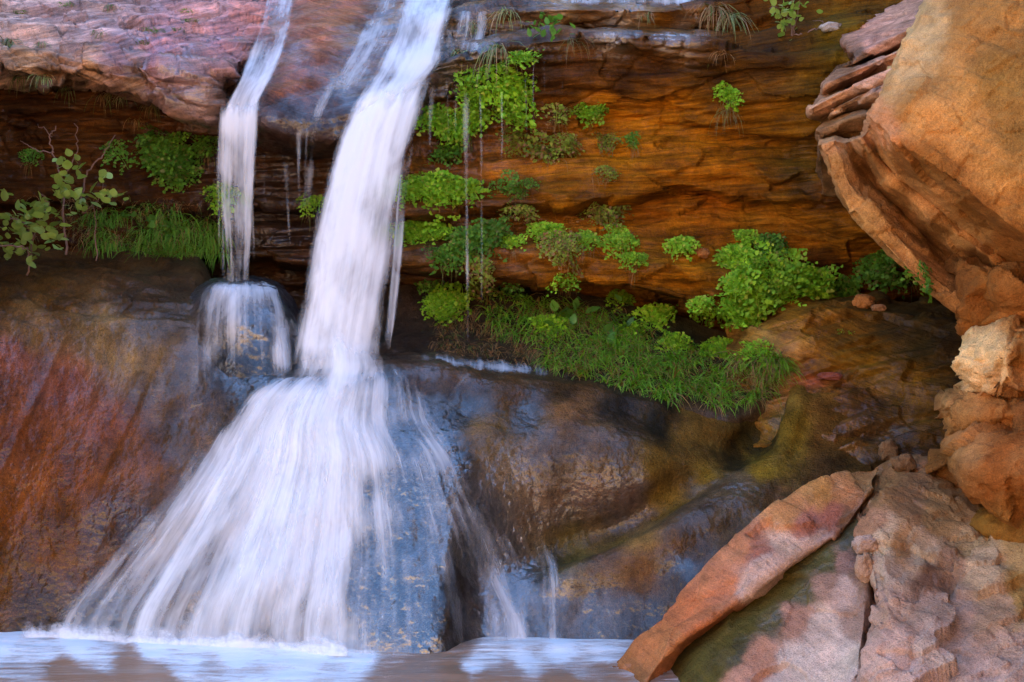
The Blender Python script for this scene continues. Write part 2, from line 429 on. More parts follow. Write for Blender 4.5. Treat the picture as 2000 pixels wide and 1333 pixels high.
G = loft(slab_rows, 3.2, 'u', sharp=(3, 4, 5))
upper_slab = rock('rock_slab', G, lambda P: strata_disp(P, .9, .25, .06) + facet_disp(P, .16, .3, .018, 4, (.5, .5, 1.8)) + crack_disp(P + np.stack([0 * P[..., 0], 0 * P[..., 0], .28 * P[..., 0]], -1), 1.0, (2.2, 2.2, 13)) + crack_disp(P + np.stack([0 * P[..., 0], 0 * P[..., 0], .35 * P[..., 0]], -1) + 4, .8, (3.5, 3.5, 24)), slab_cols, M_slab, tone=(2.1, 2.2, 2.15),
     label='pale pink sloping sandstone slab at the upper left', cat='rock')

mid_rows = [
 [(430,-140,14),(930,-140,14)],
 [(430,20,12.4),(540,0,12.3),(600,-5,12.0),(750,0,12.1),(930,-10,12.1)],
 [(430,120,11.4),(520,100,11.0),(600,90,10.8),(720,90,11.0),(830,60,11.2),(930,40,11.3)],
 [(430,200,10.6),(480,180,10.35),(560,185,10.2),(640,195,10.2),(720,190,10.2),(800,150,10.4),(870,100,10.7),(930,80,10.9)],
 [(430,240,10.4),(500,240,10.15),(560,262,10.1),(650,270,10.1),(720,240,10.1),(800,190,10.3),(930,120,10.8)],
 [(430,265,10.95),(560,300,10.75),(650,310,10.75),(800,250,10.8),(930,180,11.1)],
]
mid_cols = [(600,30,.30,.12,.075,.6),(660,20,.36,.14,.07,.4),(620,90,.32,.13,.08,.5),(580,120,.2,.09,.07,.7),(700,80,.12,.06,.05,.9),(740,60,.1,.055,.05,1),(570,165,.32,.12,.05,.4),(620,160,.14,.06,.035,.6),(660,170,.07,.045,.04,1),
 (500,60,.2,.11,.1,.8),(480,170,.1,.055,.045,.9),(560,230,.05,.03,.025,.8),(640,240,.05,.032,.03,.9),(720,200,.06,.04,.035,.9),(600,290,.04,.022,.014,.4),(880,30,.2,.12,.1,.9),(850,90,.12,.08,.06,.9)]
G = loft(mid_rows, 3.2, 'u', sharp=())
rock('rock_shoulder', G, lambda P: strata_disp(P, .5, -.3, .04) , mid_cols, M_mid, tone=(1.3, 1.15, 1.0),
     label='wet reddish rock shoulder between the two streams at the top', cat='rock')

apron_rows = [
 [(-250,470,11.1),(200,480,11.0),(380,500,10.9),(450,640,10.3),(560,690,10.2),(750,690,10.2),(850,690,10.1),(950,700,10.1),(1150,735,9.95),(1250,765,9.85),(1350,800,9.75),(1430,812,9.7),(1500,775,9.9),(1560,745,9.95),(1620,740,9.9),(1700,760,9.8)],
 [(-250,545,10.35),(200,540,10.3),(380,560,10.1),(450,670,9.9),(560,705,9.8),(750,695,9.8),(850,697,9.8),(950,712,9.8),(1150,742,9.75),(1250,770,9.68),(1350,806,9.6),(1430,820,9.55),(1500,785,9.75),(1560,755,9.8),(1700,775,9.65)],
 [(-250,600,9.85),(0,592,9.8),(200,578,9.8),(300,592,9.75),(380,620,9.65),(450,705,9.45),(560,722,9.3),(650,720,9.25),(750,712,9.3),(850,715,9.4),(950,728,9.45),(1050,740,9.5),(1150,752,9.5),(1250,782,9.48),(1350,820,9.45),(1430,838,9.45),(1500,815,9.6),(1545,775,9.62),(1600,770,9.55),(1700,790,9.5)],
 [(-250,650,9.55),(0,645,9.5),(200,640,9.5),(380,690,9.35),(450,760,9.15),(560,770,9.0),(650,775,8.95),(750,775,9.0),(850,775,9.15),(950,775,9.2),(1050,785,9.25),(1150,800,9.25),(1250,835,9.25),(1350,860,9.3),(1430,872,9.38),(1500,855,9.45),(1545,825,9.35),(1600,825,9.35),(1700,835,9.35)],
 [(-250,900,9.05),(0,900,9.0),(200,900,8.95),(380,900,8.85),(560,900,8.7),(650,900,8.65),(750,900,8.65),(850,900,8.7),(950,890,8.85),(1050,890,8.93),(1150,890,8.98),(1250,905,9.0),(1350,910,9.08),(1430,910,9.1),(1540,885,9.12),(1700,880,9.2)],
 [(-250,1080,8.75),(0,1080,8.72),(200,1080,8.65),(380,1060,8.5),(560,1040,8.4),(700,1040,8.42),(800,1040,8.4),(870,1040,8.4),(900,1040,8.45),(950,1040,8.6),(1050,1050,8.82),(1150,1040,8.88),(1250,1010,8.92),(1350,980,8.92),(1430,960,8.9),(1540,930,8.9),(1700,920,9.0)],
 [(-250,1160,8.62),(0,1160,8.6),(200,1160,8.5),(380,1150,8.3),(560,1140,8.2),(700,1130,8.22),(800,1120,8.2),(868,1120,8.2),(905,1120,8.4),(950,1110,8.55),(1050,1105,8.63),(1150,1095,8.58),(1250,1065,8.58),(1350,1030,8.6),(1430,1010,8.6),(1540,980,8.65),(1700,960,8.8)],
 [(-250,1238,8.45),(0,1238,8.45),(200,1245,8.36),(380,1255,8.2),(560,1262,8.12),(700,1272,7.98),(800,1276,7.93),(872,1274,7.95),(910,1262,8.18),(950,1255,8.27),(1050,1255,8.27),(1150,1255,8.24),(1250,1250,8.2),(1350,1180,8.25),(1430,1110,8.3),(1540,1050,8.4),(1700,1020,8.5)],
 [(-250,1400,8.3),(560,1400,7.95),(872,1400,7.8),(920,1400,8.0),(1250,1400,8.0),(1400,1300,8.1),(1700,1200,8.3)],
]
apron_cols = [(460,750,.03,.032,.038,1.1),(520,755,.03,.032,.038,1.1),(400,770,.09,.065,.05,.8),(440,820,.08,.06,.045,.9),(360,800,.13,.08,.05,.8),(0,520,.09,.05,.025,.3),(200,520,.11,.06,.03,.3),(330,540,.07,.045,.025,.5),(100,570,.12,.068,.028,.45),(280,585,.08,.05,.028,.6),(0,600,.13,.072,.03,.4),
 (60,640,.26,.17,.095,.6),(200,640,.28,.2,.12,.8),(260,690,.26,.19,.12,.8),(330,640,.12,.085,.055,.8),(350,720,.14,.1,.065,.85),
 (30,700,.27,.10,.075,.75),(120,760,.28,.10,.075,.75),(40,850,.30,.105,.05,.6),(200,820,.27,.1,.06,.65),(120,920,.27,.095,.034,.55),(250,900,.2,.082,.04,.6),(0,980,.24,.09,.03,.5),(100,1050,.18,.075,.026,.5),(0,1130,.13,.06,.022,.55),(80,1200,.09,.05,.022,.6),(200,1080,.12,.06,.035,.7),
 (380,850,.14,.085,.05,.7),(300,1000,.1,.055,.035,.85),(200,1200,.05,.035,.03,.9),(450,1000,.06,.045,.05,1),(600,900,.05,.04,.05,1),(600,1150,.05,.04,.045,1),(450,1200,.04,.035,.04,1),
 (750,850,.01,.014,.022,1.4),(850,900,.01,.014,.022,1.4),(780,1000,.012,.018,.026,1.4),(730,1150,.016,.018,.024,1.4),(830,1150,.014,.02,.028,1.4),(820,1250,.014,.02,.026,1.4),(870,960,.01,.014,.022,1.4),(960,1080,.012,.015,.022,1.4),(780,1080,.012,.018,.026,1.4),(760,1220,.014,.02,.026,1.4),(1000,1180,.016,.018,.024,1.3),(895,1150,.025,.018,.013,.7),(900,1250,.025,.018,.013,.7),(950,1000,.03,.03,.04,1),(980,1180,.05,.04,.045,1),(1060,1200,.07,.05,.04,1),(930,1200,.035,.035,.045,1),
 (800,720,.09,.055,.04,.8),(900,740,.10,.06,.035,.7),(1000,760,.09,.055,.03,.7),(1100,760,.06,.04,.022,.5),(960,840,.15,.1,.05,.75),(900,800,.03,.026,.022,.9),(1020,800,.028,.026,.024,1),(1120,800,.14,.085,.05,.6),(1200,805,.022,.018,.013,.6),(1285,830,.018,.016,.011,.5),(1180,870,.13,.085,.055,.8),(1080,900,.12,.085,.07,.85),(1000,910,.14,.1,.07,.9),(1150,960,.10,.06,.04,.9),(1230,960,.1,.065,.06,1),(1200,1000,.09,.065,.06,1),(1080,980,.12,.08,.06,.9),
 (1280,900,.16,.105,.04,.5),(1350,850,.14,.09,.035,.4),(1420,850,.11,.07,.025,.4),(1380,830,.16,.10,.04,.3),(1300,970,.17,.115,.04,.45),(1380,920,.17,.12,.035,.4),(1480,880,.13,.095,.028,.35),(1440,885,.03,.025,.012,.5),(1480,850,.035,.03,.012,.5),(1520,800,.05,.035,.016,.4),(1555,790,.2,.13,.045,.3),(1545,850,.2,.14,.04,.3),(1500,920,.2,.14,.04,.35),(1600,800,.14,.075,.03,.3),(1600,860,.11,.06,.026,.3),  # dark scoop with a lighter rim: shade and light painted into the rock
 (1120,1060,.12,.1,.045,.6),(1200,1040,.16,.12,.055,.5),(1100,1100,.11,.09,.05,.7),(1250,1060,.22,.15,.08,.45),(1200,1110,.13,.08,.055,.7),(1100,1180,.11,.085,.08,1),(1150,1200,.10,.075,.07,1),(1250,1130,.12,.065,.04,.6),(1330,1080,.1,.055,.03,.6),(1250,1200,.05,.035,.03,.9),(1320,1150,.05,.034,.022,.75),(1350,1080,.08,.05,.028,.7),(1400,950,.12,.085,.06,.95),(1440,940,.12,.09,.07,1),(1360,1020,.1,.07,.05,.8),(1340,1110,.035,.035,.045,1),(1600,930,.06,.035,.02,.4),(1520,970,.1,.06,.035,.5)]
G = loft(apron_rows, 3.4, 'u', sharp=())
def apron_disp(P):
    u, v = pix(P)
    kb = np.clip((u - 560) / 60, 0, 1) * np.clip((980 - u) / 60, 0, 1)
    d = smooth_disp(P, 1.3, .05, .0) + (1 - .85 * kb) * .0058 * fbm(P * 38, 2) + .006 * fbm(P * np.array([14, 14, 5.]), 3) + kb * .006 * fbm(P * np.array([26, 26, 3.5]), 3)
    k = 1 / (1 + np.exp((v - 622 - .04 * u) / 14)) / (1 + np.exp((u - 400) / 15))       # the rough ledge on the left
    d = d + k * (.9 * strata_disp(P, 1, .1, .03) + .02 * fbm(P * np.array([6, 6, 9.]), 4, True) + crack_disp(P, .5, (3, 3, 8)))
    k2 = np.clip((u - 640) / 60, 0, 1) * np.clip((920 - u) / 40, 0, 1) * np.clip((v - 990) / 50, 0, 1)      # blocky step under the right of the fan
    d = d + k2 * (.016 * fbm(P * np.array([5, 5, 4.]), 4, True) + .004 * fbm(P * 30, 3))
    return d
apron_cols = [(a, c_, r, g, bl, (w ** 4 * .95 if a > 940 else (w ** 2 * .9 if a < 420 else w))) for a, c_, r, g, bl, w in apron_cols]
apron_cols = [(a, c_, *(np.array((r, g, bl)) * (1.35 if a > 940 else 1)), w) for a, c_, r, g, bl, w in apron_cols]
dents = [(1130,1062,120,34,-16,.045),(1320,965,130,36,-30,.045),(1200,1100,130,36,-14,-.04),(1380,1008,120,36,-28,-.04),(60,790,9,150,25,.012),(240,840,9,140,25,.012),
         (905,800,44,32,-20,.02),(1020,805,52,36,-10,.02),(1200,805,60,34,15,.012),(1288,832,50,28,10,.012),(1475,845,30,80,42,.045),(1552,805,22,80,16,-.035),(1180,910,120,90,0,-.04),
         (480,1020,14,160,32,.025),(640,1100,16,120,20,.02),(560,1080,14,160,26,-.025),(350,1060,16,140,38,.03)]
apron = rock('water_worn_rock', G, apron_disp, apron_cols, M_apron, dents, warp=30, tone=(1.12, .95, .62),
     label='broad wet water-worn rock apron under the falls, reaching down to the pool', cat='rock')

# rounded block under the left fall
dome_rows = [
 [(385,556,10.7),(470,545,10.7),(540,556,10.6)],
 [(372,575,10.05),(420,556,9.92),(470,550,9.88),(530,558,9.93),(566,586,10.05)],
 [(362,605,9.78),(420,590,9.6),(470,582,9.52),(530,592,9.57),(576,615,9.75)],
 [(358,650,9.62),(420,640,9.42),(470,632,9.34),(535,640,9.4),(582,655,9.55)],
 [(352,700,9.55),(420,695,9.36),(480,688,9.28),(540,690,9.3),(588,700,9.42)],
 [(345,760,9.5),(420,765,9.3),(480,755,9.2),(545,752,9.2),(592,748,9.4)],
]
G = loft(dome_rows, 3.2, 's', wrap=(.6, .9), wr=8)
rock('rounded_rock', G, lambda P: smooth_disp(P, 2.5, .04) + .015 * fbm(P * np.array([9, 9, 5.]), 3, True), [(420,580,.04,.04,.045,1.2),(470,650,.034,.032,.036,1.2),(480,660,.06,.045,.035,1),(440,700,.04,.035,.03,.7),(530,620,.034,.034,.04,1.2),(520,720,.035,.032,.03,.7),(460,760,.04,.035,.03,.4),(540,770,.04,.035,.03,.4),(365,640,.09,.06,.04,.7),(360,720,.1,.07,.045,.7)], M_apron,
     label='dark rounded rock that the left fall lands on', cat='rock')

# grass bank below the overhang
bank_rows = [
 [(740,560,11.3),(800,560,11.1),(950,565,11.05),(1100,570,11),(1250,600,10.9),(1400,640,10.8),(1520,690,10.6),(1640,720,10.4)],
 [(740,640,10.7),(800,640,10.6),(950,650,10.5),(1100,660,10.4),(1250,690,10.3),(1400,730,10.1),(1520,740,10.0),(1640,740,10)],
 [(740,700,10.1),(800,703,9.98),(950,718,9.93),(1050,730,9.88),(1150,748,9.78),(1250,775,9.68),(1350,806,9.58),(1430,818,9.53),(1520,770,9.75),(1640,745,9.9)],
 [(740,760,10),(950,790,9.9),(1150,800,9.8),(1350,850,9.7),(1430,860,9.7),(1640,800,9.9)],
]
G = loft(bank_rows, 5, 'u')
bank = rock('earth_bank', G, lambda P: smooth_disp(P, 3.0, .05), [(850,650,.07,.04,.022,.3),(1000,640,.06,.04,.02,.2),(1150,720,.08,.05,.025,.2),(1300,680,.06,.05,.02,.1),(1450,760,.1,.06,.03,.2),(1500,720,.16,.085,.03,.2)], M_apron, kind='structure',
     label='dark earth bank under the overhang where the grass grows', cat='bank')

right_rows = [
 [(1420,640,10.8),(1560,590,10.7),(1700,580,10.6),(1850,600,10.2),(2250,620,9.8)],
 [(1420,690,10.2),(1490,642,10.02),(1560,620,9.95),(1700,604,9.9),(1850,628,9.6),(2250,640,9.2)],
 [(1420,720,10.0),(1500,690,9.82),(1560,680,9.75),(1700,665,9.7),(1850,690,9.4),(2250,700,9.0)],
 [(1420,770,9.9),(1540,742,9.72),(1600,735,9.65),(1700,745,9.55),(1850,780,9.2),(2250,790,8.8)],
 [(1420,830,9.8),(1560,800,9.5),(1650,820,9.35),(1750,850,9.2),(1850,860,9.0),(2250,870,8.6)],
 [(1420,920,9.6),(1560,880,9.3),(1650,885,9.15),(1750,920,9.0),(1850,940,8.8),(2250,950,8.4)],
 [(1420,1020,9.4),(1700,1000,9.0),(2250,1050,8.2)],
]
right_cols = [(1520,650,.26,.14,.05,.1),(1560,640,.30,.16,.05,.1),(1500,670,.3,.2,.1,.1),(1540,690,.36,.2,.11,.1),(1600,630,.2,.10,.035,.1),(1680,620,.16,.085,.03,.1),(1750,640,.07,.045,.02,.1),(1800,670,.05,.035,.016,.1),(1850,660,.05,.03,.014,.05),(1650,690,.17,.095,.03,.1),(1600,710,.2,.105,.034,.15),(1590,733,.28,.09,.06,.2),(1700,720,.16,.09,.026,.1),(1780,740,.14,.075,.022,.1),(1820,780,.12,.065,.025,.1),
 (1600,770,.13,.07,.03,.2),(1660,800,.12,.06,.025,.2),(1640,850,.14,.07,.028,.3),(1720,850,.1,.055,.025,.3),(1560,830,.18,.12,.04,.2),(1780,860,.09,.05,.022,.2),(1700,920,.05,.03,.016,.3),(1830,880,.09,.045,.018,.1),(1760,920,.07,.04,.018,.2)]
G = loft(right_rows, 3.4, 'u', sharp=(1,))
rock('rock_ledge', G, lambda P: strata_disp(P, .9, -.25, .04) + facet_disp(P, .2, .12, .005, 6, (.6, .6, 1.6)), right_cols, M_mid, tone=(1.3, 1.08, .6),
     label='brown layered ledge between the green fern mass and the pale block', cat='rock')

# layered fins at the upper right
fin_rows = [
 [(1640,60,10.4),(1900,-60,10)],
 [(1672,112,9.4),(1760,66,9.15),(1880,10,8.9)],
 [(1668,124,9.42),(1760,82,9.2),(1880,30,8.9)],
 [(1640,134,9.85),(1760,100,9.5),(1880,50,9.3)],
 [(1612,165,9.2),(1690,128,8.95),(1860,50,8.6)],
 [(1610,176,9.25),(1690,142,9.0),(1860,70,8.6)],
 [(1612,184,9.65),(1700,156,9.35),(1850,90,9.0)],
 [(1585,212,9.1),(1660,172,8.8),(1840,90,8.3)],
 [(1588,222,9.15),(1660,186,8.85),(1840,110,8.3)],
 [(1610,226,9.5),(1680,200,9.2),(1830,140,8.8)],
 [(1628,212,9.0),(1690,180,8.65),(1820,130,8.2)],
 [(1625,224,9.05),(1690,196,8.7),(1820,150,8.2)],
 [(1620,236,9.4),(1700,210,9.1),(1820,180,8.7)],
 [(1600,262,9.1),(1680,226,8.75),(1820,210,8.4)],
 [(1600,300,9.4),(1700,280,9.2),(1820,260,8.9)],
 [(1610,380,10),(1720,400,9.8),(1840,400,9.5)],
]
G = loft(fin_rows, 3.2, 's', sharp='all', wrap=(.7, 0), wr=3)
rock('layered_outcrop', G, lambda P: strata_disp(P, .35, -.4, .012) + facet_disp(P, .14, .12, .004, 1, (.4, .4, 2)), [(1700,95,.5,.27,.2,.1),(1800,40,.5,.28,.2,.1),(1680,140,.48,.25,.17,.1),(1760,100,.5,.28,.2,.1),(1620,190,.45,.25,.15,.1),(1700,170,.5,.3,.21,.1),(1640,215,.4,.24,.15,.1),(1620,240,.22,.11,.05,.1),(1660,250,.3,.17,.09,.1),(1640,320,.1,.055,.025,.1),(1690,110,.12,.075,.05,.3),(1660,130,.2,.1,.05,.2)], M_mid, tone=(1.7, 1.6, 1.5),
     label='thin pink rock layers jutting out beside the big overhanging boulder', cat='rock')

# big overhanging boulder
b_rows = [
 [(1880,-120,9.0),(2050,-140,8.6),(2400,-150,8)],
 [(1838,-30,8.0),(1960,-40,7.45),(2150,-30,7.0),(2400,0,6.6)],
 [(1770,95,7.85),(1860,90,7.45),(2000,130,7.1),(2350,250,6.6)],
 [(1718,205,7.7),(1800,210,7.35),(1920,280,7.15),(2250,500,6.7)],
 [(1700,228,7.7),(1770,285,7.35),(1850,345,7.2),(2000,452,7.05),(2200,590,6.8)],
 [(1690,262,8.0),(1740,330,8.08),(1810,385,8.05),(1890,452,7.95),(2000,520,7.85),(2150,600,7.7)],
 [(1682,270,7.95),(1730,339,8.02),(1800,396,7.98),(1880,465,7.88),(1980,530,7.8),(2120,606,7.7)],
 [(1655,278,8.3),(1700,352,8.5),(1770,422,8.5),(1840,492,8.42),(1930,545,8.3),(2080,606,8.1)],
 [(1628,275,8.2),(1665,365,8.22),(1732,440,8.18),(1800,512,8.1),(1872,578,8.0),(1980,620,7.9)],
 [(1606,285,8.22),(1640,375,8.24),(1706,458,8.2),(1775,530,8.12),(1850,590,8.05),(1960,630,8.0)],
 [(1615,300,9.2),(1660,400,9.2),(1730,480,9.2),(1800,545,9.2),(1870,600,9.1),(1960,650,9)],
]
TN = (.44, .24, .10, .0)
b_cols = [(1800,60,.55,.42,.28,0),(1760,120,.55,.4,.26,0),(1735,170,.5,.34,.2,0),(1900,60,.36,.2,.08,0),(1980,60,.3,.18,.075,0),(1960,150,.26,.16,.06,0),(1850,180,.46,.27,.12,0),(1800,230,.46,.26,.11,0),(1900,270,.48,.28,.12,0),(1990,250,.28,.17,.065,0),(1960,350,.45,.27,.11,0),(1990,400,.42,.22,.08,0),  # cream rim along the upper left edge: light put into the colour
 (1820,320,.30,.15,.05,0),(1760,320,.26,.12,.04,0),(1900,420,.26,.12,.038,0),(1980,480,.28,.12,.035,0),(1740,333,.5,.28,.13,0),(1800,390,.5,.28,.13,0),(1880,458,.5,.3,.15,0),  # dark undersides, light ridges and strip: shade and light put into the colour
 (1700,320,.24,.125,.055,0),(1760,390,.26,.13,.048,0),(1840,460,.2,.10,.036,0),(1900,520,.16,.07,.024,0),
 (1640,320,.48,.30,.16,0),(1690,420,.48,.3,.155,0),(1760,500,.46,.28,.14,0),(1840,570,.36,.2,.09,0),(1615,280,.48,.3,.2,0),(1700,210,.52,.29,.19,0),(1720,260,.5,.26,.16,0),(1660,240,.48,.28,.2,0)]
G = loft(b_rows, 3.2, 's', sharp=(3, 4, 5, 6, 7, 8, 9), wrap=(1.4, 0), wr=5)
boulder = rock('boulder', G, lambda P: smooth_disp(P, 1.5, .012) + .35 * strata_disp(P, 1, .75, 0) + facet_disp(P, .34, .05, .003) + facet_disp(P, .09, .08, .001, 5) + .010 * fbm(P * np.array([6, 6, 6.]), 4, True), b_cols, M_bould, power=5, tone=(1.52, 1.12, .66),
     label='huge dry tan overhanging boulder with shadowed facets at the upper right', cat='boulder')

# column under the boulder
c_rows = [
 [(1910,490,8.5),(2000,470,8.2),(2300,470,8)],
 [(1880,520,7.95),(1930,512,7.78),(2000,500,7.6),(2300,500,7.3)],
 [(1876,575,7.9),(1930,575,7.68),(1960,572,7.5),(2000,570,7.45),(2300,570,7.2)],
 [(1898,634,7.95),(1945,630,7.75),(2000,622,7.55),(2300,620,7.3)],
 [(1920,652,8.5),(2000,650,8.1),(2300,650,7.9)],
]
G = loft(c_rows, 3.4, 's', sharp=(1, 3), wrap=(.9, 0), wr=6)
rock('rock_block', G, lambda P: smooth_disp(P, 1.5, .03) + facet_disp(P, .16, .35, .014) + facet_disp(P, .05, .2, .002), [(1900,560,.22,.10,.036,0),(1960,560,.30,.13,.042,0),(1940,600,.26,.115,.038,0),(1990,520,.2,.09,.03,0),(1985,610,.36,.17,.065,0)], M_bould, tone=(1.4, 1.08, .62),
     label='brown rock block wedged between the big boulder and the pale block', cat='rock')
p_rows = [
 [(1912,628,8.4),(1960,630,8.1),(2300,630,7.9)],
 [(1902,650,7.75),(1960,642,7.5),(2000,637,7.4),(2300,630,7.1)],
 [(1880,702,7.65),(1920,700,7.42),(1966,695,7.25),(2000,692,7.3),(2300,690,7.0)],
 [(1900,755,7.7),(1920,758,7.45),(1962,760,7.3),(2000,765,7.3),(2300,770,7.05)],
 [(1898,768,7.85),(1925,772,7.6),(1962,775,7.45),(2000,780,7.4),(2300,780,7.2)],
 [(1858,792,7.75),(1900,814,7.45),(1960,812,7.3),(2000,805,7.25),(2300,800,7)],
 [(1880,845,8.0),(2000,860,7.7),(2300,860,7.4)],
]
G = loft(p_rows, 3.0, 's', sharp=(1, 3, 4, 5), wrap=(.9, 0), wr=6)
rock('pale_rock_block', G, lambda P: smooth_disp(P, 2.0, .02) + facet_disp(P, .13, .3, .012) + facet_disp(P, .04, .25, .003) + .012 * fbm(P * np.array([30, 30, 9.]), 3, True), [(1900,680,.78,.6,.42,0),(1940,680,.8,.62,.44,0),(1960,720,.78,.58,.4,0),(1910,740,.7,.5,.34,0),(1990,700,.36,.18,.065,0),(1990,650,.42,.22,.09,0),(1890,790,.42,.22,.1,0),(1940,800,.4,.18,.07,0),(1980,790,.36,.15,.05,0)], M_bould, tone=(1.4, 1.08, .62),
     label='pale cream rock block with a pitted face at the right edge', cat='rock')
l_rows = [
 [(1910,800,8.1),(1960,790,7.9),(2300,770,7.6)],
 [(1850,850,7.65),(1900,832,7.35),(1980,818,7.1),(2300,800,6.8)],
 [(1846,895,7.55),(1880,905,7.22),(1960,900,6.98),(2300,880,6.6)],
 [(1885,955,7.5),(1920,968,7.22),(1980,970,7.02),(2300,950,6.7)],
 [(1905,985,7.65),(1950,1012,7.38),(2000,1028,7.25),(2300,1030,6.9)],
 [(1930,1000,8.2),(2000,1050,7.9),(2300,1060,7.5)],
]
G = loft(l_rows, 3.4, 's', sharp=(4,), wrap=(1.0, 0), wr=8)
rock('bulging_boulder', G, lambda P: smooth_disp(P, 1.5, .03) + facet_disp(P, .24, .35, .014, 2) + facet_disp(P, .06, .15, .002), [(1870,850,.40,.2,.1,0),(1885,880,.44,.24,.13,0),(1940,880,.34,.13,.045,0),(1990,880,.42,.2,.09,0),(1930,950,.36,.145,.05,0),(1850,890,.2,.1,.04,0),(1980,1000,.38,.17,.06,0),(1960,840,.26,.10,.034,0)], M_bould, tone=(1.4, 1.08, .62),
     label='orange bulging boulder at the right edge below the pale block', cat='boulder')
s_rows = [
 [(1910,1000,8.0),(1960,990,8),(2060,1000,8)],
 [(1888,1020,7.55),(1930,1005,7.3),(1980,1010,7.15),(2060,1020,7)],
 [(1892,1035,7.5),(1930,1036,7.18),(1980,1050,7.02),(2060,1060,6.9)],
 [(1930,1050,7.5),(1960,1075,7.2),(2000,1085,7.05),(2060,1090,6.9)],
 [(1940,1060,7.9),(2000,1095,7.7),(2060,1100,7.6)],
]
G = loft(s_rows, 3, 's', wrap=(.5, 0), wr=6)
rock('pitted_rock', G, lambda P: smooth_disp(P, 4.0, .03) + .02 * fbm(P * 11, 3, True), [(1920,1030,.34,.17,.04,0),(1980,1050,.3,.14,.035,0)], M_bould, tone=(1.4, 1.08, .62),
     label='small ochre pitted rock under the bulging boulder', cat='rock')

# foreground bench
o_rows = [
 [(1185,1340,7.95),(1290,1240,8.0),(1400,1125,8.15),(1480,1045,8.25),(1560,990,8.35),(1700,955,8.5)],
 [(1197,1303,7.6),(1290,1202,7.66),(1400,1087,7.8),(1480,1014,7.9),(1560,959,8.0),(1640,927,8.12),(1715,912,8.2)],
 [(1222,1330,7.42),(1340,1200,7.52),(1460,1085,7.66),(1570,1010,7.8),(1700,935,8.03)],
 [(1250,1350,7.2),(1318,1258,7.36),(1396,1204,7.42),(1496,1128,7.5),(1560,1084,7.58),(1650,1030,7.72),(1705,952,7.92)],
 [(1258,1375,7.4),(1330,1275,7.56),(1408,1218,7.62),(1508,1140,7.7),(1572,1094,7.78),(1660,1036,7.92),(1715,962,8.12)],
]
G = loft(o_rows, 3.4, 's', sharp=(1, 3), wrap=(0, 0))
PB = [(1260,1280,.42,.17,.085,.1),(1350,1190,.42,.165,.09,.1),(1450,1080,.44,.19,.11,.1),(1540,1000,.46,.22,.11,.1),(1600,960,.46,.23,.1,.1),(1640,960,.42,.2,.11,.1),(1580,1030,.34,.14,.105,.15),(1490,1090,.36,.145,.1,.15),(1630,1000,.34,.14,.11,.15),(1420,1150,.42,.17,.1,.1),(1540,1075,.5,.34,.29,.1),(1500,1110,.52,.36,.31,.1),(1460,1160,.5,.34,.29,.1),(1590,1048,.48,.32,.28,.1),(1440,1190,.38,.17,.10,.1),(1230,1310,.3,.13,.06,.2),(1400,1220,.40,.16,.085,.1),(1320,1270,.38,.16,.08,.1),(1700,915,.3,.17,.09,.1),(1650,1010,.2,.11,.07,.2)]
rock('orange_slab', G, lambda P: smooth_disp(P, 1.2, .02) + .3 * strata_disp(P, 1, -.5, 0) + facet_disp(P, .25, .07, .004, 4) + .010 * fbm(P * np.array([9, 4, 9.]), 4, True) + crack_disp(P, .25, (1.5, 1.5, 4)), PB, M_bench, warp=22, power=7, tone=(1.6, 1.45, 1.2),
     label='smooth orange and mauve tilted slab reaching down to the pool edge', cat='rock')
g_rows = [
 [(1230,1420,7.4),(1300,1290,7.6),(1390,1200,7.66),(1496,1118,7.72),(1565,1070,7.8),(1655,1005,7.9),(1685,975,8.1)],
 [(1300,1400,7.1),(1370,1275,7.3),(1440,1210,7.38),(1520,1150,7.46),(1590,1095,7.55),(1655,1035,7.7),(1690,985,7.9)],
 [(1375,1390,6.92),(1425,1290,7.1),(1485,1215,7.24),(1560,1140,7.38),(1615,1095,7.48),(1660,1055,7.6),(1695,1000,7.8)],
 [(1550,1410,6.62),(1625,1290,6.85),(1662,1190,7.06),(1678,1110,7.3),(1688,1075,7.5),(1700,1010,7.75)],
 [(1680,1420,6.42),(1686,1290,6.72),(1694,1200,6.95),(1694,1135,7.2),(1700,1095,7.45),(1706,1020,7.8)],
 [(1720,1420,6.8),(1722,1290,7.2),(1722,1200,7.4),(1712,1135,7.6),(1712,1095,7.8),(1715,1030,8)],
]
G = loft(g_rows, 3.4, 's')
GC = [(1300,1330,.075,.052,.014,.05),(1340,1300,.075,.052,.014,.05),(1380,1260,.075,.052,.014,.05),(1410,1240,.08,.054,.014,.05),(1450,1200,.08,.054,.014,.05),(1480,1170,.08,.054,.014,.05),(1530,1130,.08,.054,.014,.05),(1380,1310,.075,.052,.014,.05),(1350,1340,.07,.048,.014,.05),(1590,1085,.08,.056,.018,.1),(1330,1360,.085,.06,.018,.3),(1420,1280,.085,.058,.018,.3),(1500,1200,.085,.056,.018,.3),(1560,1150,.1,.065,.02,.25),(1610,1090,.09,.065,.022,.3),(1650,1040,.07,.05,.022,.35),(1440,1260,.06,.042,.014,.3),
 (1480,1280,.40,.18,.11,.1),(1550,1200,.36,.17,.11,.1),(1440,1330,.42,.2,.13,.1),(1610,1140,.34,.17,.11,.1),(1640,1090,.28,.14,.1,.2),
 (1560,1290,.52,.36,.28,.05),(1600,1220,.5,.33,.25,.05),(1640,1150,.46,.28,.21,.05),(1530,1340,.5,.34,.27,.05),(1640,1280,.52,.35,.27,.05),(1660,1340,.5,.33,.26,.05),(1680,1200,.3,.17,.12,.1),(1685,1130,.2,.1,.06,.1)]
pale = rock('pale_slab', G, lambda P: smooth_disp(P, 1.8, .025) + facet_disp(P, .3, .08, .004, 4), GC, M_bench, warp=22, power=7, tone=(1.75, 1.8, 1.75),
     label='pale pinkish slab with an olive algae groove along its left side', cat='rock')
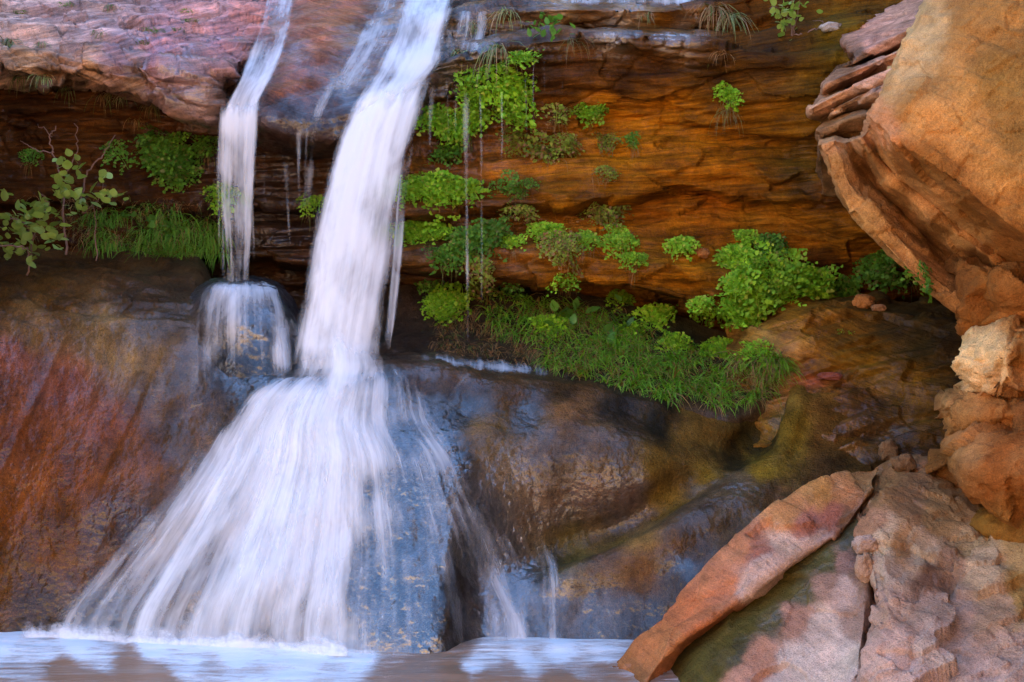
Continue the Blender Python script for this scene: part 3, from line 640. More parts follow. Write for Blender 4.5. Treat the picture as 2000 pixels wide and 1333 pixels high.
r_rows = [
 [(1690,965,8.4),(1740,915,8.4),(1800,900,8.3),(1900,950,8.1),(2300,1000,7.6)],
 [(1672,1000,7.8),(1725,945,7.85),(1765,928,7.9),(1850,960,7.75),(1950,1020,7.45),(2300,1060,6.9)],
 [(1675,1050,7.4),(1720,1015,7.42),(1800,1005,7.42),(1900,1045,7.25),(2000,1080,7.0),(2300,1120,6.6)],
 [(1700,1100,7.15),(1730,1085,7.1),(1800,1080,7.12),(1900,1100,7.0),(2000,1120,6.85),(2300,1150,6.5)],
 [(1704,1160,6.9),(1740,1140,6.85),(1850,1145,6.85),(2000,1165,6.66),(2300,1210,6.3)],
 [(1700,1260,6.58),(1750,1250,6.48),(1850,1250,6.45),(2000,1255,6.32),(2300,1300,6.0)],
 [(1690,1420,6.2),(1850,1420,6.0),(2000,1420,5.9),(2300,1420,5.7)],
 [(1690,1660,6.1),(1850,1660,5.9),(2000,1660,5.8),(2300,1660,5.6)],
]
G = loft(r_rows, 3.4, 's', wrap=(.6, 0), wr=6)
RC = [(1720,960,.22,.11,.05,.2),(1780,980,.22,.11,.055,.2),(1850,1000,.28,.15,.07,.1),(1700,1010,.34,.17,.1,.1),(1730,1050,.46,.3,.2,.05),(1770,1060,.3,.15,.08,.1),(1800,1070,.5,.32,.22,.05),(1740,1100,.44,.28,.2,.05),(1850,1090,.26,.13,.075,.15),(1830,1110,.22,.11,.07,.15),(1900,1060,.4,.23,.12,.05),(1920,1120,.42,.26,.16,.05),(1990,1120,.36,.2,.09,.05),(1740,1180,.46,.27,.2,.05),(1740,1280,.46,.28,.22,.05),(1850,1180,.40,.25,.19,.05),(1950,1190,.38,.22,.14,.05),(1990,1170,.3,.16,.06,.05),(1850,1260,.38,.25,.2,.05),(1960,1260,.36,.22,.17,.05),(1800,1330,.42,.27,.23,.05),(1930,1330,.36,.23,.19,.05)]
rock('rock_bench', G, lambda P: smooth_disp(P, 2.0, .05) + facet_disp(P, .42, .10, .012, 3) + facet_disp(P, .1, .14, .003, 9) + .3 * strata_disp(P, 1, -.4, .0) + crack_disp(P, .35, (2, 2, 5)), RC, M_bench, warp=34, power=7, tone=(1.65, 1.6, 1.45),
     label='rough pinkish brown rock bench filling the lower right corner', cat='rock')

# ------------------------------------------------------------------ the canyon around (out of frame: shade and warm bounce)
def wall(name, x0, x1, y, z0, ztop, face, label, n=90, m=40):
    xs = np.linspace(x0, x1, n); t = np.linspace(0, 1, m)
    X, T = np.meshgrid(xs, t, indexing='ij')
    top = np.array([ztop(x) for x in xs])[:, None]
    Z = z0 + (top - z0) * T
    Y = y + face * 0.12 * (Z - z0) + 0 * X
    P = np.stack([X, Y, Z], -1)
    P[..., 1] += .8 * fbm(P * .35, 4) + .15 * fbm(P * np.array([.6, .6, 4]), 3)
    back = P[:, -1:].copy(); back[..., 1] += face * 4; back[..., 2] -= 0.3
    P = np.concatenate([P, back], 1)
    me = mesh_np(name, P, grid_faces(*P.shape[:2]))
    C = np.tile(np.array([.50, .33, .20]), (P.shape[0] * P.shape[1], 1))
    attr(me, 'Col', C, 'FLOAT_COLOR'); attr(me, 'wet', np.zeros(len(C)))
    o = link(name, me, M_wall); setp(o, label, 'canyon wall', kind='structure')
    return o
def back_top(x):
    t = 12.6 + .5 * math.sin(x * .9)
    return 6 + (t - 6) / (1 + math.exp(-(x + 4.6) / .15))  # left end cut low, shaped to let more sky light reach the slab
wall('canyon_wall', -14, 14, 9.2, -0.5, back_top, 1, 'sandstone canyon wall rising behind the falls')
wall('canyon_wall', -16, 16, -7.0, -0.5, lambda x: 5.4 + 1.2 * math.tanh((-1.5 - x) / 2) + .5 * math.sin(x * .9 + 1), -1, 'sunlit sandstone canyon wall facing the falls')
def side_wall(sx, y0, y1, ztop, label):
    ys = np.linspace(y0, y1, 60); t = np.linspace(0, 1, 40)
    Yg, T = np.meshgrid(ys, t, indexing='ij')
    P = np.stack([sx * (.4167 * Yg + .3), Yg, -.5 + (ztop + .5) * T], -1)
    P[..., 0] += sx * (.15 + .25 * fbm(P * .7, 4) + .06 * fbm(P * np.array([1.2, 1.2, 6]), 3)) + sx * .12 * np.clip(P[..., 2] - 2, 0, 9)
    back = P[:, -1:].copy(); back[..., 0] += sx * 4
    P = np.concatenate([P, back], 1)
    me = mesh_np('canyon_wall', P, grid_faces(*P.shape[:2]))
    n = P.shape[0] * P.shape[1]
    attr(me, 'Col', np.tile(np.array([.36, .17, .06]), (n, 1)), 'FLOAT_COLOR'); attr(me, 'wet', np.zeros(n))
    setp(link('canyon_wall', me, M_wall), label, 'canyon wall', kind='structure')
side_wall(1, 2.2, 9.5, 5.0, 'sandstone canyon wall beyond the right side')
side_wall(-1, 4.4, 9.5, 3.4, 'sandstone canyon wall beyond the left side')
gx = np.linspace(-16, 16, 60); gy = np.linspace(-8, 3.2, 30)
X, Y = np.meshgrid(gx, gy, indexing='ij')
Pg = np.stack([X, Y, -.12 + .06 * fbm(np.stack([X * .6, Y * .6, 0 * X], -1), 3)], -1)
me = mesh_np('ground', Pg, grid_faces(60, 30))
attr(me, 'Col', np.tile(np.array([.40, .28, .19]), (1800, 1)), 'FLOAT_COLOR'); attr(me, 'wet', np.zeros(1800))
setp(link('ground', me, M_wall), 'sandy canyon floor', 'ground', kind='structure')

# ------------------------------------------------------------------ water
_bvh = {}
def bvh_of(names):
    key = tuple(names) if names else None
    if key not in _bvh:
        Vs, Fs, off = [], [], 0
        for nm, Pv, Fq in ROCKS:
            if names and nm not in names: continue
            Vs.append(Pv); Fs.append(Fq + off); off += len(Pv)
        _bvh[key] = BVHTree.FromPolygons(np.concatenate(Vs).tolist(), np.concatenate(Fs).tolist())
    return _bvh[key]
EYE = Vector((0, 0, CH * S))
def ray(u, v, names=None):
    d = Vector(((u - U0) / F, 1.0, (V0 - v) / F)).normalized()
    h = bvh_of(names).ray_cast(EYE, d)
    return h[0], h[1]

def smooth2(A, it=6):
    for _ in range(it):
        B = np.pad(A, 1, mode='edge')
        A = .25 * A + .1875 * (B[:-2, 1:-1] + B[2:, 1:-1] + B[1:-1, :-2] + B[1:-1, 2:])
    return A

def water_mat(name, tint=(.86, .87, .89), k1=1.0, k2=.36, f1=(11, .55), f2=(46, 1.1), amax=.96):
    t = NT(name)
    fl = t.attr('flow', 'Vector'); de = t.attr('dens')
    s1 = t.noise(t.mapping(fl, (f1[0], f1[1], 1)), 1, 4, .55, .15)
    s2 = t.noise(t.mapping(fl, (f2[0], f2[1], 1)), 1, 3, .6)
    s0 = t.noise(t.mapping(fl, (4.5, 1.7, 1)), 1, 3, .6, .8)
    s3 = t.noise(t.mapping(fl, (22, 7, 1)), 1, 3, .6, .5)
    x = t.math('ADD', de, t.math('MULTIPLY', t.math('SUBTRACT', s1, .5), k1))
    x = t.math('ADD', x, t.math('MULTIPLY', t.math('SUBTRACT', s0, .5), 1.0))
    x = t.math('ADD', x, t.math('MULTIPLY', t.math('SUBTRACT', s3, .5), .45))
    x = t.math('ADD', x, t.math('MULTIPLY', t.math('SUBTRACT', s2, .5), k2))
    n = t.n('ShaderNodeMapRange', interpolation_type='SMOOTHSTEP'); t.l(x, n.inputs[0])
    n.inputs[1].default_value = .12; n.inputs[2].default_value = 1.0; n.inputs[4].default_value = amax
    al = t.math('MULTIPLY', n.outputs[0], t.mapr(de, 0, .12, 0, 1))
    d = t.n('ShaderNodeBsdfDiffuse'); d.inputs[0].default_value = (*tint, 1)
    tr = t.n('ShaderNodeBsdfTranslucent'); tr.inputs[0].default_value = (*tint, 1)
    m = t.n('ShaderNodeMixShader'); m.inputs[0].default_value = .35; t.l(d.outputs[0], m.inputs[1]); t.l(tr.outputs[0], m.inputs[2])
    bm = t.bump(s1, .35, .03); t.l(bm, d.inputs['Normal'])
    tp = t.n('ShaderNodeBsdfTransparent')
    m2 = t.n('ShaderNodeMixShader'); t.l(al, m2.inputs[0]); t.l(tp.outputs[0], m2.inputs[1]); t.l(m.outputs[0], m2.inputs[2])
    t.l(m2.outputs[0], t.out.inputs[0])
    return t.m
M_water = water_mat('falling_white_water')
M_veil = water_mat('thin_water_veil', k1=1.5, k2=.6, f1=(13, .6), f2=(48, 1.1), amax=.8)
M_spray = water_mat('foam_spray', k1=1.3, k2=.8, f1=(7, 10), f2=(26, 34), amax=.9)
M_thread = water_mat('water_thread', (.8, .78, .76), k1=.3, k2=.1, f1=(20, .6), f2=(60, 1), amax=.4)

def sheet(name, rows, dens, mat, parent=None, on=None, lift=.03, na=60, step=6, edge=.16, top=0, bot=0, bulge=0.0, smooth=8, wid=None, seed=0, flare=0, minf=0):
    """sheet of water; each row is (uL, vL, uR, vR[, Y]); with `on` it lies on those rocks"""
    R = np.array([r[:4] for r in rows], float)
    c = np.concatenate([[0], np.cumsum(np.hypot(*np.diff((R[:, :2] + R[:, 2:]) / 2, axis=0).T))])
    nb = max(8, int(c[-1] / step)); tt = np.linspace(0, c[-1], nb)
    RR = np.stack([pchip(c, R[:, j], tt) for j in range(4)], -1)
    s = np.linspace(0, 1, na)[None, :]
    U = RR[:, :1] * (1 - s) + RR[:, 2:3] * s; V = RR[:, 1:2] * (1 - s) + RR[:, 3:4] * s
    if on:
        Y = np.zeros_like(U)
        for i in range(nb):
            for j in range(na):
                h, _ = ray(U[i, j], V[i, j], on)
                Y[i, j] = h.y / S if h else np.nan
        # fill misses from the neighbours along the flow
        for j in range(na):
            col = Y[:, j]; ok = ~np.isnan(col)
            if ok.any(): Y[:, j] = np.interp(np.arange(nb), np.arange(nb)[ok], col[ok])
        Y = np.where(np.isnan(Y), np.nanmean(Y), Y)
        for _ in range(minf):
            B = np.pad(Y, 1, mode='edge')
            Y = np.minimum.reduce([B[1:-1, 1:-1], B[:-2, 1:-1], B[2:, 1:-1], B[1:-1, :-2], B[1:-1, 2:]])
        Y = smooth2(Y, smooth)
        Y = Y - lift / S
    else:
        Yr = pchip(c, np.array([r[4] for r in rows], float), tt)
        Y = Yr[:, None] - bulge * np.sin(np.pi * s)
    P = W(U, V, Y)
    w = wid or np.linalg.norm(P[:, -1] - P[:, 0], axis=1).mean()
    b = np.concatenate([[0], np.cumsum(np.linalg.norm(np.diff(P[:, na // 2], axis=0), axis=1))])
    fl = np.stack([np.broadcast_to(s * w, U.shape) + seed * 3.7, np.broadcast_to(b[:, None], U.shape), 0 * U + seed], -1)
    if not on: P[..., 1] += .02 * fbm(fl * np.array([14, 1.2, 1]), 2)
    D = idw(dens, U, V, 3)[..., 0] if not np.isscalar(dens) else np.full_like(U, dens)
    T = np.linspace(0, 1, nb)[:, None]
    e = np.clip(np.minimum(s, 1 - s) / (edge * (1 + flare * (1 - T)**3)), 0, 1); e = e * e * (3 - 2 * e)
    if top: e = e * np.clip(T / top, 0, 1)
    if bot: e = e * np.clip((1 - T) / bot, 0, 1)
    me = mesh_np(name, P, grid_faces(nb, na))
    attr(me, 'flow', fl, 'FLOAT_VECTOR'); attr(me, 'dens', D * e)
    return link(name, me, mat, parent)

def thread(name, pts, Y, wpx, mat, parent=None, dens=.8, top=.12, bot=.25, fan=0):
    """a narrow strand of falling water: a slim tube, flattened"""
    p = np.array(pts, float)
    c = np.concatenate([[0], np.cumsum(np.hypot(*np.diff(p, axis=0).T))])
    n = max(8, int(c[-1] / 8)); t = np.linspace(0, c[-1], n)
    u = pchip(c, p[:, 0], t); v = pchip(c, p[:, 1], t)
    T = t / c[-1]
    half = wpx / 2 * (1 + fan * (1 - np.clip(T / .45, 0, 1)))
    a = np.linspace(0, math.pi, 9)
    wob_ = 1.2 * fbm(np.stack([t * .02, 0 * t + p[0, 0], 0 * t], -1), 2)
    U = (u + wob_)[:, None] + half[:, None] * np.cos(a)[None]; Yd = Y - .03 * np.sin(a)[None] + 0 * U
    Pn = W(U, v[:, None] + 0 * U, Yd)
    e = np.clip((1 - np.abs(np.cos(a)))[None] * 1.3, 0, 1)
    e = e * (np.clip(T / top, 0, 1) * np.clip((1 - T) / bot, 0, 1) * (.75 + .9 * fbm(np.stack([t * .012, 0 * t + p[0, 0] * 3.3, 0 * t], -1), 2)))[:, None]
    me = mesh_np(name, Pn, grid_faces(n, 9))
    fl = np.stack([np.cos(a)[None] * .02 + p[0, 0] * .01 + 0 * U, t[:, None] / 430 + 0 * U, 0 * U + p[0, 0] * .1], -1)
    attr(me, 'flow', fl, 'FLOAT_VECTOR'); attr(me, 'dens', dens * e)
    return link(name, me, mat, parent)

def tup(P): return tuple(float(x) for x in P)
UP = ['rock_shoulder', 'cliff_face', 'rock_slab']
AP = ['water_worn_rock']
# main fall
mf = empty('waterfall'); setp(mf, 'broad white main waterfall pouring from the top centre', 'waterfall')
sheet('chute', [(800,-60,925,-60),(772,0,900,0),(745,80,880,80),(722,130,868,120),(690,190,835,170),(668,235,815,235)],
      [(850,-40,.85),(840,40,.9),(790,60,.6),(870,60,.7),(800,120,.95),(740,150,.6),(780,200,1.05),(840,140,.8),(700,210,.75)], M_water, mf, on=UP, lift=.10, na=50, edge=.25, bot=.12, smooth=16, minf=4)
sheet('blue_chute', [(742,-40,800,-40),(715,20,790,20),(690,80,770,80),(650,150,735,140),(625,210,690,210)], .42, M_veil, mf, on=UP, lift=.03, na=36, edge=.3, bot=.2, seed=3)
sheet('blue_chute', [(650,110,690,110),(628,160,668,165),(602,215,640,222),(596,245,632,250)], .45, M_veil, mf, on=UP, lift=.02, na=24, edge=.4, top=.3, bot=.15, seed=4)
fall_rows = [(700,160,850,150,10.15),(672,215,832,200,10.0),(648,280,812,280,9.88),(628,350,800,350,9.78),(608,430,788,430,9.68),(590,520,776,520,9.58),(572,610,764,610,9.48),(556,690,752,690,9.38),(545,735,750,735,9.3)]
sheet('curtain', fall_rows, [(760,200,1.2),(700,300,1.15),(730,300,1.05),(780,300,.75),(680,450,1.1),(760,430,.65),(640,450,.85),(650,600,1.0),(720,600,.85),(600,600,.6),(755,600,.45),(640,700,1.0),(570,690,.6),(740,700,.6)], M_water, mf, na=70, edge=.18, top=.12, bot=.1, bulge=.12)
sheet('curtain', [(a+14, b, c-40, d, y + .16) for a, b, c, d, y in fall_rows], .72, M_water, mf, na=50, edge=.2, top=.1, bulge=.08, seed=2)
sheet('side_veil', [(770,270,832,230,9.98),(775,330,808,330,9.9),(768,420,796,420,9.8),(762,520,786,520,9.7),(752,620,775,620,9.6),(745,690,765,690,9.5)], .5, M_veil, mf, na=24, edge=.3, top=.15, bot=.1, seed=5)
# fan over the apron
fan_rows = [(560,706,790,702),(525,728,820,716),(455,765,850,760),(400,830,868,815),(345,905,930,890),(280,985,975,970),(215,1060,1020,1050),(150,1135,1060,1130),(95,1205,1085,1210),(70,1270,1095,1285)]
fan_d = [(660,710,1.2),(600,760,1.1),(560,730,.9),(720,730,1.0),(640,800,1.15),(520,800,.85),(720,800,.62),(780,780,.36),(830,800,.6),(460,800,.5),(800,850,.14),(860,860,.45),(560,870,1.05),(650,880,1.1),(700,870,.7),(460,900,.7),(400,900,.52),
         (540,980,1.0),(640,980,1.1),(690,960,.8),(730,960,.2),(800,960,.1),(900,950,.2),(440,980,.62),(340,980,.5),(500,1080,.75),(600,1080,.9),(660,1060,.95),(710,1080,.3),(800,1060,.08),(860,1060,.1),(930,1060,.16),(400,1080,.6),(300,1080,.52),(230,1080,.5),
         (450,1180,.62),(560,1180,.72),(640,1160,.85),(690,1160,.3),(760,1160,.08),(840,1160,.02),(900,1160,.08),(980,1140,.34),(1050,1140,.3),(340,1180,.5),(240,1180,.5),(150,1180,.5),(110,1210,.48),(400,1250,.6),(600,1250,.65),(660,1240,.6),(760,1250,.12),(850,1250,.0),(930,1250,.15),(1000,1230,.5),(1060,1250,.25),(200,1250,.5),(110,1245,.5)]
sheet('fan', fan_rows, fan_d, M_water, mf, on=AP, lift=.035, na=130, step=7, edge=.05, top=.12, smooth=14, wid=1.7, seed=7, flare=5)
sheet('fan', fan_rows, [(a, b, d * .62) for a, b, d in fan_d], M_veil, mf, on=AP, lift=.075, na=110, step=9, edge=.13, top=.12, smooth=30, wid=1.7, seed=11, flare=4)
sheet('splash', [(545,640,770,640,9.25),(535,680,785,680,9.1),(520,720,800,720,9.0),(500,760,800,760,8.88),(490,810,790,810,8.78)], .8, M_water, mf, na=50, edge=.4, top=.5, bot=.6, bulge=.12, seed=13)
sheet('side_spill', [(750,672,1120,718),(750,690,1130,734),(760,712,1120,748)], [(800,690,.7),(900,700,.6),(1000,718,.65),(1080,730,.5),(850,690,.7)], M_veil, mf, on=AP + ['earth_bank'], lift=.03, na=90, step=4, edge=.35, top=.5, bot=.4, smooth=12, seed=17)
sheet('runnel', [(925,1085,965,1085),(940,1130,985,1125),(960,1180,1015,1180),(975,1225,1040,1225),(985,1275,1055,1275)], .6, M_veil, mf, on=AP, lift=.02, na=20, edge=.4, top=.3, seed=51)
sheet('runnel', [(1010,1030,1060,1030),(1035,1075,1085,1070),(1045,1120,1100,1115),(1045,1180,1105,1180),(1040,1275,1110,1275)], .3, M_veil, mf, on=AP, lift=.02, na=24, edge=.45, top=.3, seed=53)
sheet('runnel', [(915,712,975,720),(885,740,940,750),(862,780,915,785),(852,850,922,850)], .26, M_veil, mf, on=AP, lift=.02, na=24, edge=.45, top=.3, bot=.4, seed=55)
sheet('base_spray', [(30,1208,705,1240),(30,1222,705,1254),(30,1236,705,1268),(30,1250,705,1284)], .85, M_spray, mf, on=AP, lift=.09, na=140, step=3, edge=.06, top=.75, smooth=10, seed=61)
# left fall
lf = empty('waterfall'); setp(lf, 'narrow left waterfall sliding down a groove then dropping in strands', 'waterfall')
sheet('chute', [(518,-60,600,-60),(512,0,580,0),(500,50,572,50),(478,110,555,110),(455,165,530,165),(436,205,512,205),(426,238,507,240),(422,275,505,275)],
      [(545,0,.55),(535,60,.5),(515,120,.62),(490,180,.75),(470,220,.8),(500,220,.6)], M_water, lf, on=UP, lift=.05, na=40, edge=.2, bot=.06, smooth=14, seed=21, minf=4)
lrows = [(430,190,514,190,10.1),(424,222,508,222,9.98),(422,270,506,270,9.97),(420,330,504,330,9.95),(418,400,500,400,9.93),(424,460,497,460,9.92),(432,550,490,550,9.9)]
sheet('curtain', lrows, [(440,230,1.1),(490,230,.95),(430,300,.85),(470,300,.8),(495,320,.7),(440,400,.4),(480,400,.45),(450,500,.3),(480,500,.34)], M_veil, lf, na=40, edge=.2, top=.12, bulge=.06, seed=23)
for u, w, a, b in ((436,9,240,545),(452,7,240,545),(466,8,240,545),(480,10,240,545),(494,7,250,520),(428,6,260,480)):
    thread('strand', [(u, a), (u - 1, 330), (u + (2 if u > 470 else 0), b)], 9.9, w, M_thread, lf, .62, .1, .1)
sheet('veil', [(405,546,540,548),(385,564,560,568),(368,600,574,606),(362,650,580,650),(362,710,582,705),(356,800,590,780)],
      [(450,556,.95),(500,556,.95),(400,580,.6),(460,580,.62),(540,580,.55),(400,610,.45),(460,610,.48),(530,610,.4),(400,660,.34),(470,660,.3),(530,650,.4),(420,710,.26),(480,710,.2),(545,690,.6),(500,750,.15)], M_veil, lf, on=['rounded_rock', 'water_worn_rock'], lift=.025, na=70, edge=.22, top=.06, bot=.4, smooth=2, seed=27)
sheet('foam_cap', [(415,540,530,542),(390,558,556,562),(376,585,566,592),(376,610,566,616)], .6, M_veil, lf, on=['rounded_rock', 'water_worn_rock'], lift=.05, na=40, step=3, edge=.25, top=.3, bot=.7, smooth=10, seed=29)
sheet('side_step', [(535,620,575,615),(525,650,570,650),(530,690,575,690),(535,735,575,738)], .6, M_veil, lf, on=['rounded_rock', 'water_worn_rock'], lift=.05, na=20, edge=.35, top=.2, bot=.2, seed=31)

# trickles between the two falls and to the right
TR = [
 ([(622,215),(613,250),(606,330),(598,440)], 9.98, 22, .75, 'slanting trickle just left of the main fall, beside the dark lip'),
 ([(600,240),(597,330),(594,430)], 10.0, 9, .6, 'thin trickle over the dark lip, second strand left of the main fall'),
 ([(584,245),(583,330),(588,420)], 10.0, 8, .55, 'faint trickle over the dark lip, third strand left of the main fall'),
 ([(558,308),(562,400),(570,545)], 10.05, 8, .6, 'lone thread of water midway between the two falls'),
 ([(516,290),(517,400),(518,450)], 10.0, 5, .4, 'faint thread of water just right of the left fall'),
 ([(911,150),(910,260),(912,420),(914,690)], 10.1, 10, .62, 'longest water thread dropping past the hanging ferns'),
 ([(938,165),(940,280),(941,420),(941,660)], 10.1, 7, .5, 'second long water thread, just right of the longest one'),
 ([(889,150),(890,210),(889,300)], 10.1, 8, .55, 'short water thread left of the longest one'),
 ([(872,150),(875,220),(877,290)], 10.12, 6, .45, 'short thin thread over the left hanging fern'),
 ([(845,158),(841,230),(838,340)], 10.1, 10, .5, 'water thread closest to the right side of the main fall'),
 ([(826,190),(821,250),(817,330)], 10.1, 8, .4, 'faint water strand peeling off the right side of the main fall'),
 ([(980,175),(981,250),(979,340)], 10.15, 6, .5, 'thin thread hanging below the tall fern under the ledge'),
 ([(1026,145),(1028,200),(1029,290)], 10.15, 5, .5, 'thin water thread under the small fern at the ledge lip'),
 ([(1042,95),(1042,180),(1043,290)], 10.15, 4, .42, 'hair-thin drip line just right of the ledge ferns'),
 ([(1061,105),(1063,150),(1064,205)], 10.15, 4, .4, 'hair-thin drip line on the dark brown overhang'),
 ([(1098,150),(1099,180),(1100,205)], 10.15, 4, .35, 'short drip line farthest right on the overhang'),
 ([(955,40),(948,70),(944,110)], 10.4, 18, .5, 'wet spill over the first small step of the ledge'),
 ([(880,48),(878,75),(876,105)], 10.6, 22, .6, 'broad short spill right beside the top of the main fall'),
]
for pts, Y, w, d, lab in TR:
    o = thread('water_trickle', pts, Y, w, M_thread, None, d, .08, .3, fan=1.4 if w in (10, 8) else 0)
    setp(o, lab, 'trickle', 'water threads falling from the ledge')
sheet('stream_film', [(880,20,960,-30),(868,70,965,40),(850,120,955,100)], .4, M_veil, None, on=UP, lift=.02, na=40, edge=.25, top=.1, bot=.2, seed=41)
setp(bpy.data.objects['stream_film'], 'thin sheet of water spreading right of the main fall at the top', 'water')

sheet('stream_film', [(1030,-28,1370,-40),(1030,-5,1370,-10),(1030,14,1370,14)], .52, M_veil, None, on=['cliff_face'], lift=.015, na=90, step=3, edge=.12, top=.2, bot=.2, seed=43)
setp(bpy.data.objects['stream_film.001'], 'bright film of water running along the top ledge', 'water')
sheet('stream_film', [(1130,60,1400,62),(1130,68,1400,72),(1130,78,1400,84)], .42, M_veil, None, on=['cliff_face'], lift=.012, na=70, step=2, edge=.2, top=.3, bot=.3, seed=45)
setp(bpy.data.objects['stream_film.002'], 'thin bright film of water on the second ledge', 'water')
# pool
def pool_mat():
    t = NT('muddy_pool_water')
    pos = t.n('ShaderNodeNewGeometry').outputs['Position']
    fo = t.attr('foam')
    n1 = t.noise(t.mapping(pos, (2.2, 10, 1)), 1, 7, .66, 2.4)
    n2 = t.noise(t.mapping(pos, (14, 42, 1)), 1, 6, .75, 1.2)
    x = t.math('ADD', fo, t.math('MULTIPLY', t.math('SUBTRACT', n1, .5), 1.6))
    x = t.math('ADD', x, t.math('MULTIPLY', t.math('SUBTRACT', n2, .5), 1.1))
    n = t.n('ShaderNodeMapRange', interpolation_type='SMOOTHSTEP'); t.l(x, n.inputs[0]); n.inputs[1].default_value = .18; n.inputs[2].default_value = .95
    f = n.outputs[0]
    p = t.princ()
    t.l(t.mix(f, (.3, .155, .085, 1), (.74, .72, .70, 1)), p.inputs['Base Color'])
    t.l(t.mapr(f, 0, 1, .28, .8), p.inputs['Roughness'])
    h = t.math('ADD', t.math('MULTIPLY', f, .9), t.math('MULTIPLY', t.noise(t.mapping(pos, (5, 16, 1)), 1, 3, .5), .8))
    t.l(t.bump(h, .5, .02), p.inputs['Normal'])
    return t.m
xs = np.linspace(-3.4, 3.0, 240); ys = np.linspace(2.4, 5.4, 150)
X, Yy = np.meshgrid(xs, ys, indexing='ij')
Pp = np.stack([X, Yy, 0 * X], -1); pu, pv = pix(Pp)
fd = [(0,1245,1.2),(150,1255,1.25),(300,1258,1.3),(450,1268,1.3),(100,1268,.8),(380,1272,.9),(600,1275,1.15),(700,1280,1.0),(50,1275,.75),(200,1285,.7),(350,1285,.8),(120,1305,.05),(250,1300,.1),(300,1325,-.1),(420,1300,.6),(550,1300,.9),(650,1310,.8),(500,1330,.75),(60,1330,.5),(180,1335,.1),(30,1310,.5),
      (780,1285,.35),(800,1310,-.1),(850,1290,.1),(880,1325,-.2),(760,1330,.2),(930,1300,.8),(960,1275,.75),(1020,1285,.95),(1100,1275,1.0),(1180,1280,.8),(1120,1300,.5),(1000,1310,.3),(1100,1325,.0),(1180,1310,.2),(950,1330,.1),(700,1450,.2),(200,1450,.2),(1100,1450,.1),(1040,1262,.7),(900,1262,.2)]
fo = idw(fd, pu, pv, 4)[..., 0]
Pp[..., 2] += .012 * fbm(Pp * np.array([2.5, 7, 1.]), 3) + .012 * np.clip(fo, 0, 1) * np.exp(-((pv - 1262) / 16)**2)
me = mesh_np('pool', Pp, grid_faces(240, 150)); attr(me, 'foam', fo)
setp(link('pool', me, pool_mat()), 'muddy brown pool with white foam at the foot of the falls', 'pool', kind='structure')
# ------------------------------------------------------------------ plants
def leaf_mat(name, c1, c2, c3=None, rough=.62, trans=.38, f3=.12):
    t = NT(name)
    g = t.n('ShaderNodeNewGeometry'); oi = t.n('ShaderNodeObjectInfo')
    r = g.outputs['Random Per Island']
    c = t.mix(r, (*c1, 1), (*c2, 1))
    if c3:
        r2 = t.math('FRACT', t.math('MULTIPLY', r, 17.31))
        c = t.mix(t.mapr(r2, 1 - f3, 1 - f3 + .02, 0, 1), c, (*c3, 1))
    c = t.mix(1.0, c, t.mapr(oi.outputs['Random'], 0, 1, .72, 1.25), 'MULTIPLY')
    p = t.n('ShaderNodeBsdfPrincipled'); t.l(c, p.inputs['Base Color']); p.inputs['Roughness'].default_value = rough; p.inputs['Specular IOR Level'].default_value = .25
    tr = t.n('ShaderNodeBsdfTranslucent'); t.l(t.mix(1.0, c, (1.1, 1.2, .5, 1), 'MULTIPLY'), tr.inputs[0])
    m = t.n('ShaderNodeMixShader'); m.inputs[0].default_value = trans
    t.l(p.outputs[0], m.inputs[1]); t.l(tr.outputs[0], m.inputs[2]); t.l(m.outputs[0], t.out.inputs[0])
    return t.m
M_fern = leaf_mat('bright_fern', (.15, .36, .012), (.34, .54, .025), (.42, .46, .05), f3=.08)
M_fernd = leaf_mat('shaded_fern', (.07, .19, .015), (.15, .30, .025), (.2, .2, .04), f3=.1)  # darker copy of the bright fern, shade put into the leaf colour
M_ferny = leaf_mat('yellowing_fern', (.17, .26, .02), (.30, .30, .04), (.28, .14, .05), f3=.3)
M_grass = leaf_mat('bank_grass', (.09, .24, .015), (.24, .44, .03), (.26, .16, .05), f3=.22, rough=.45)
M_straw = leaf_mat('dry_straw', (.24, .11, .035), (.34, .2, .075), (.12, .16, .03), f3=.25, rough=.6, trans=.2)
M_hang = leaf_mat('hanging_grass', (.10, .17, .05), (.26, .30, .10), (.34, .24, .12), f3=.3, rough=.4)
M_broad = leaf_mat('broad_leaf', (.07, .2, .03), (.14, .3, .05), None, rough=.35)
M_shrub = leaf_mat('shrub_leaf', (.14, .24, .05), (.32, .38, .08), (.6, .38, .04), f3=.3, rough=.38)
def stem_mat():
    t = NT('brown_stem'); p = t.princ()
    pos = t.n('ShaderNodeNewGeometry').outputs['Position']
    t.l(t.mix(t.noise(pos, 60, 3), (.09, .045, .03, 1), (.22, .12, .08, 1)), p.inputs['Base Color']); p.inputs['Roughness'].default_value = .8
    return t.m
M_stem = stem_mat()

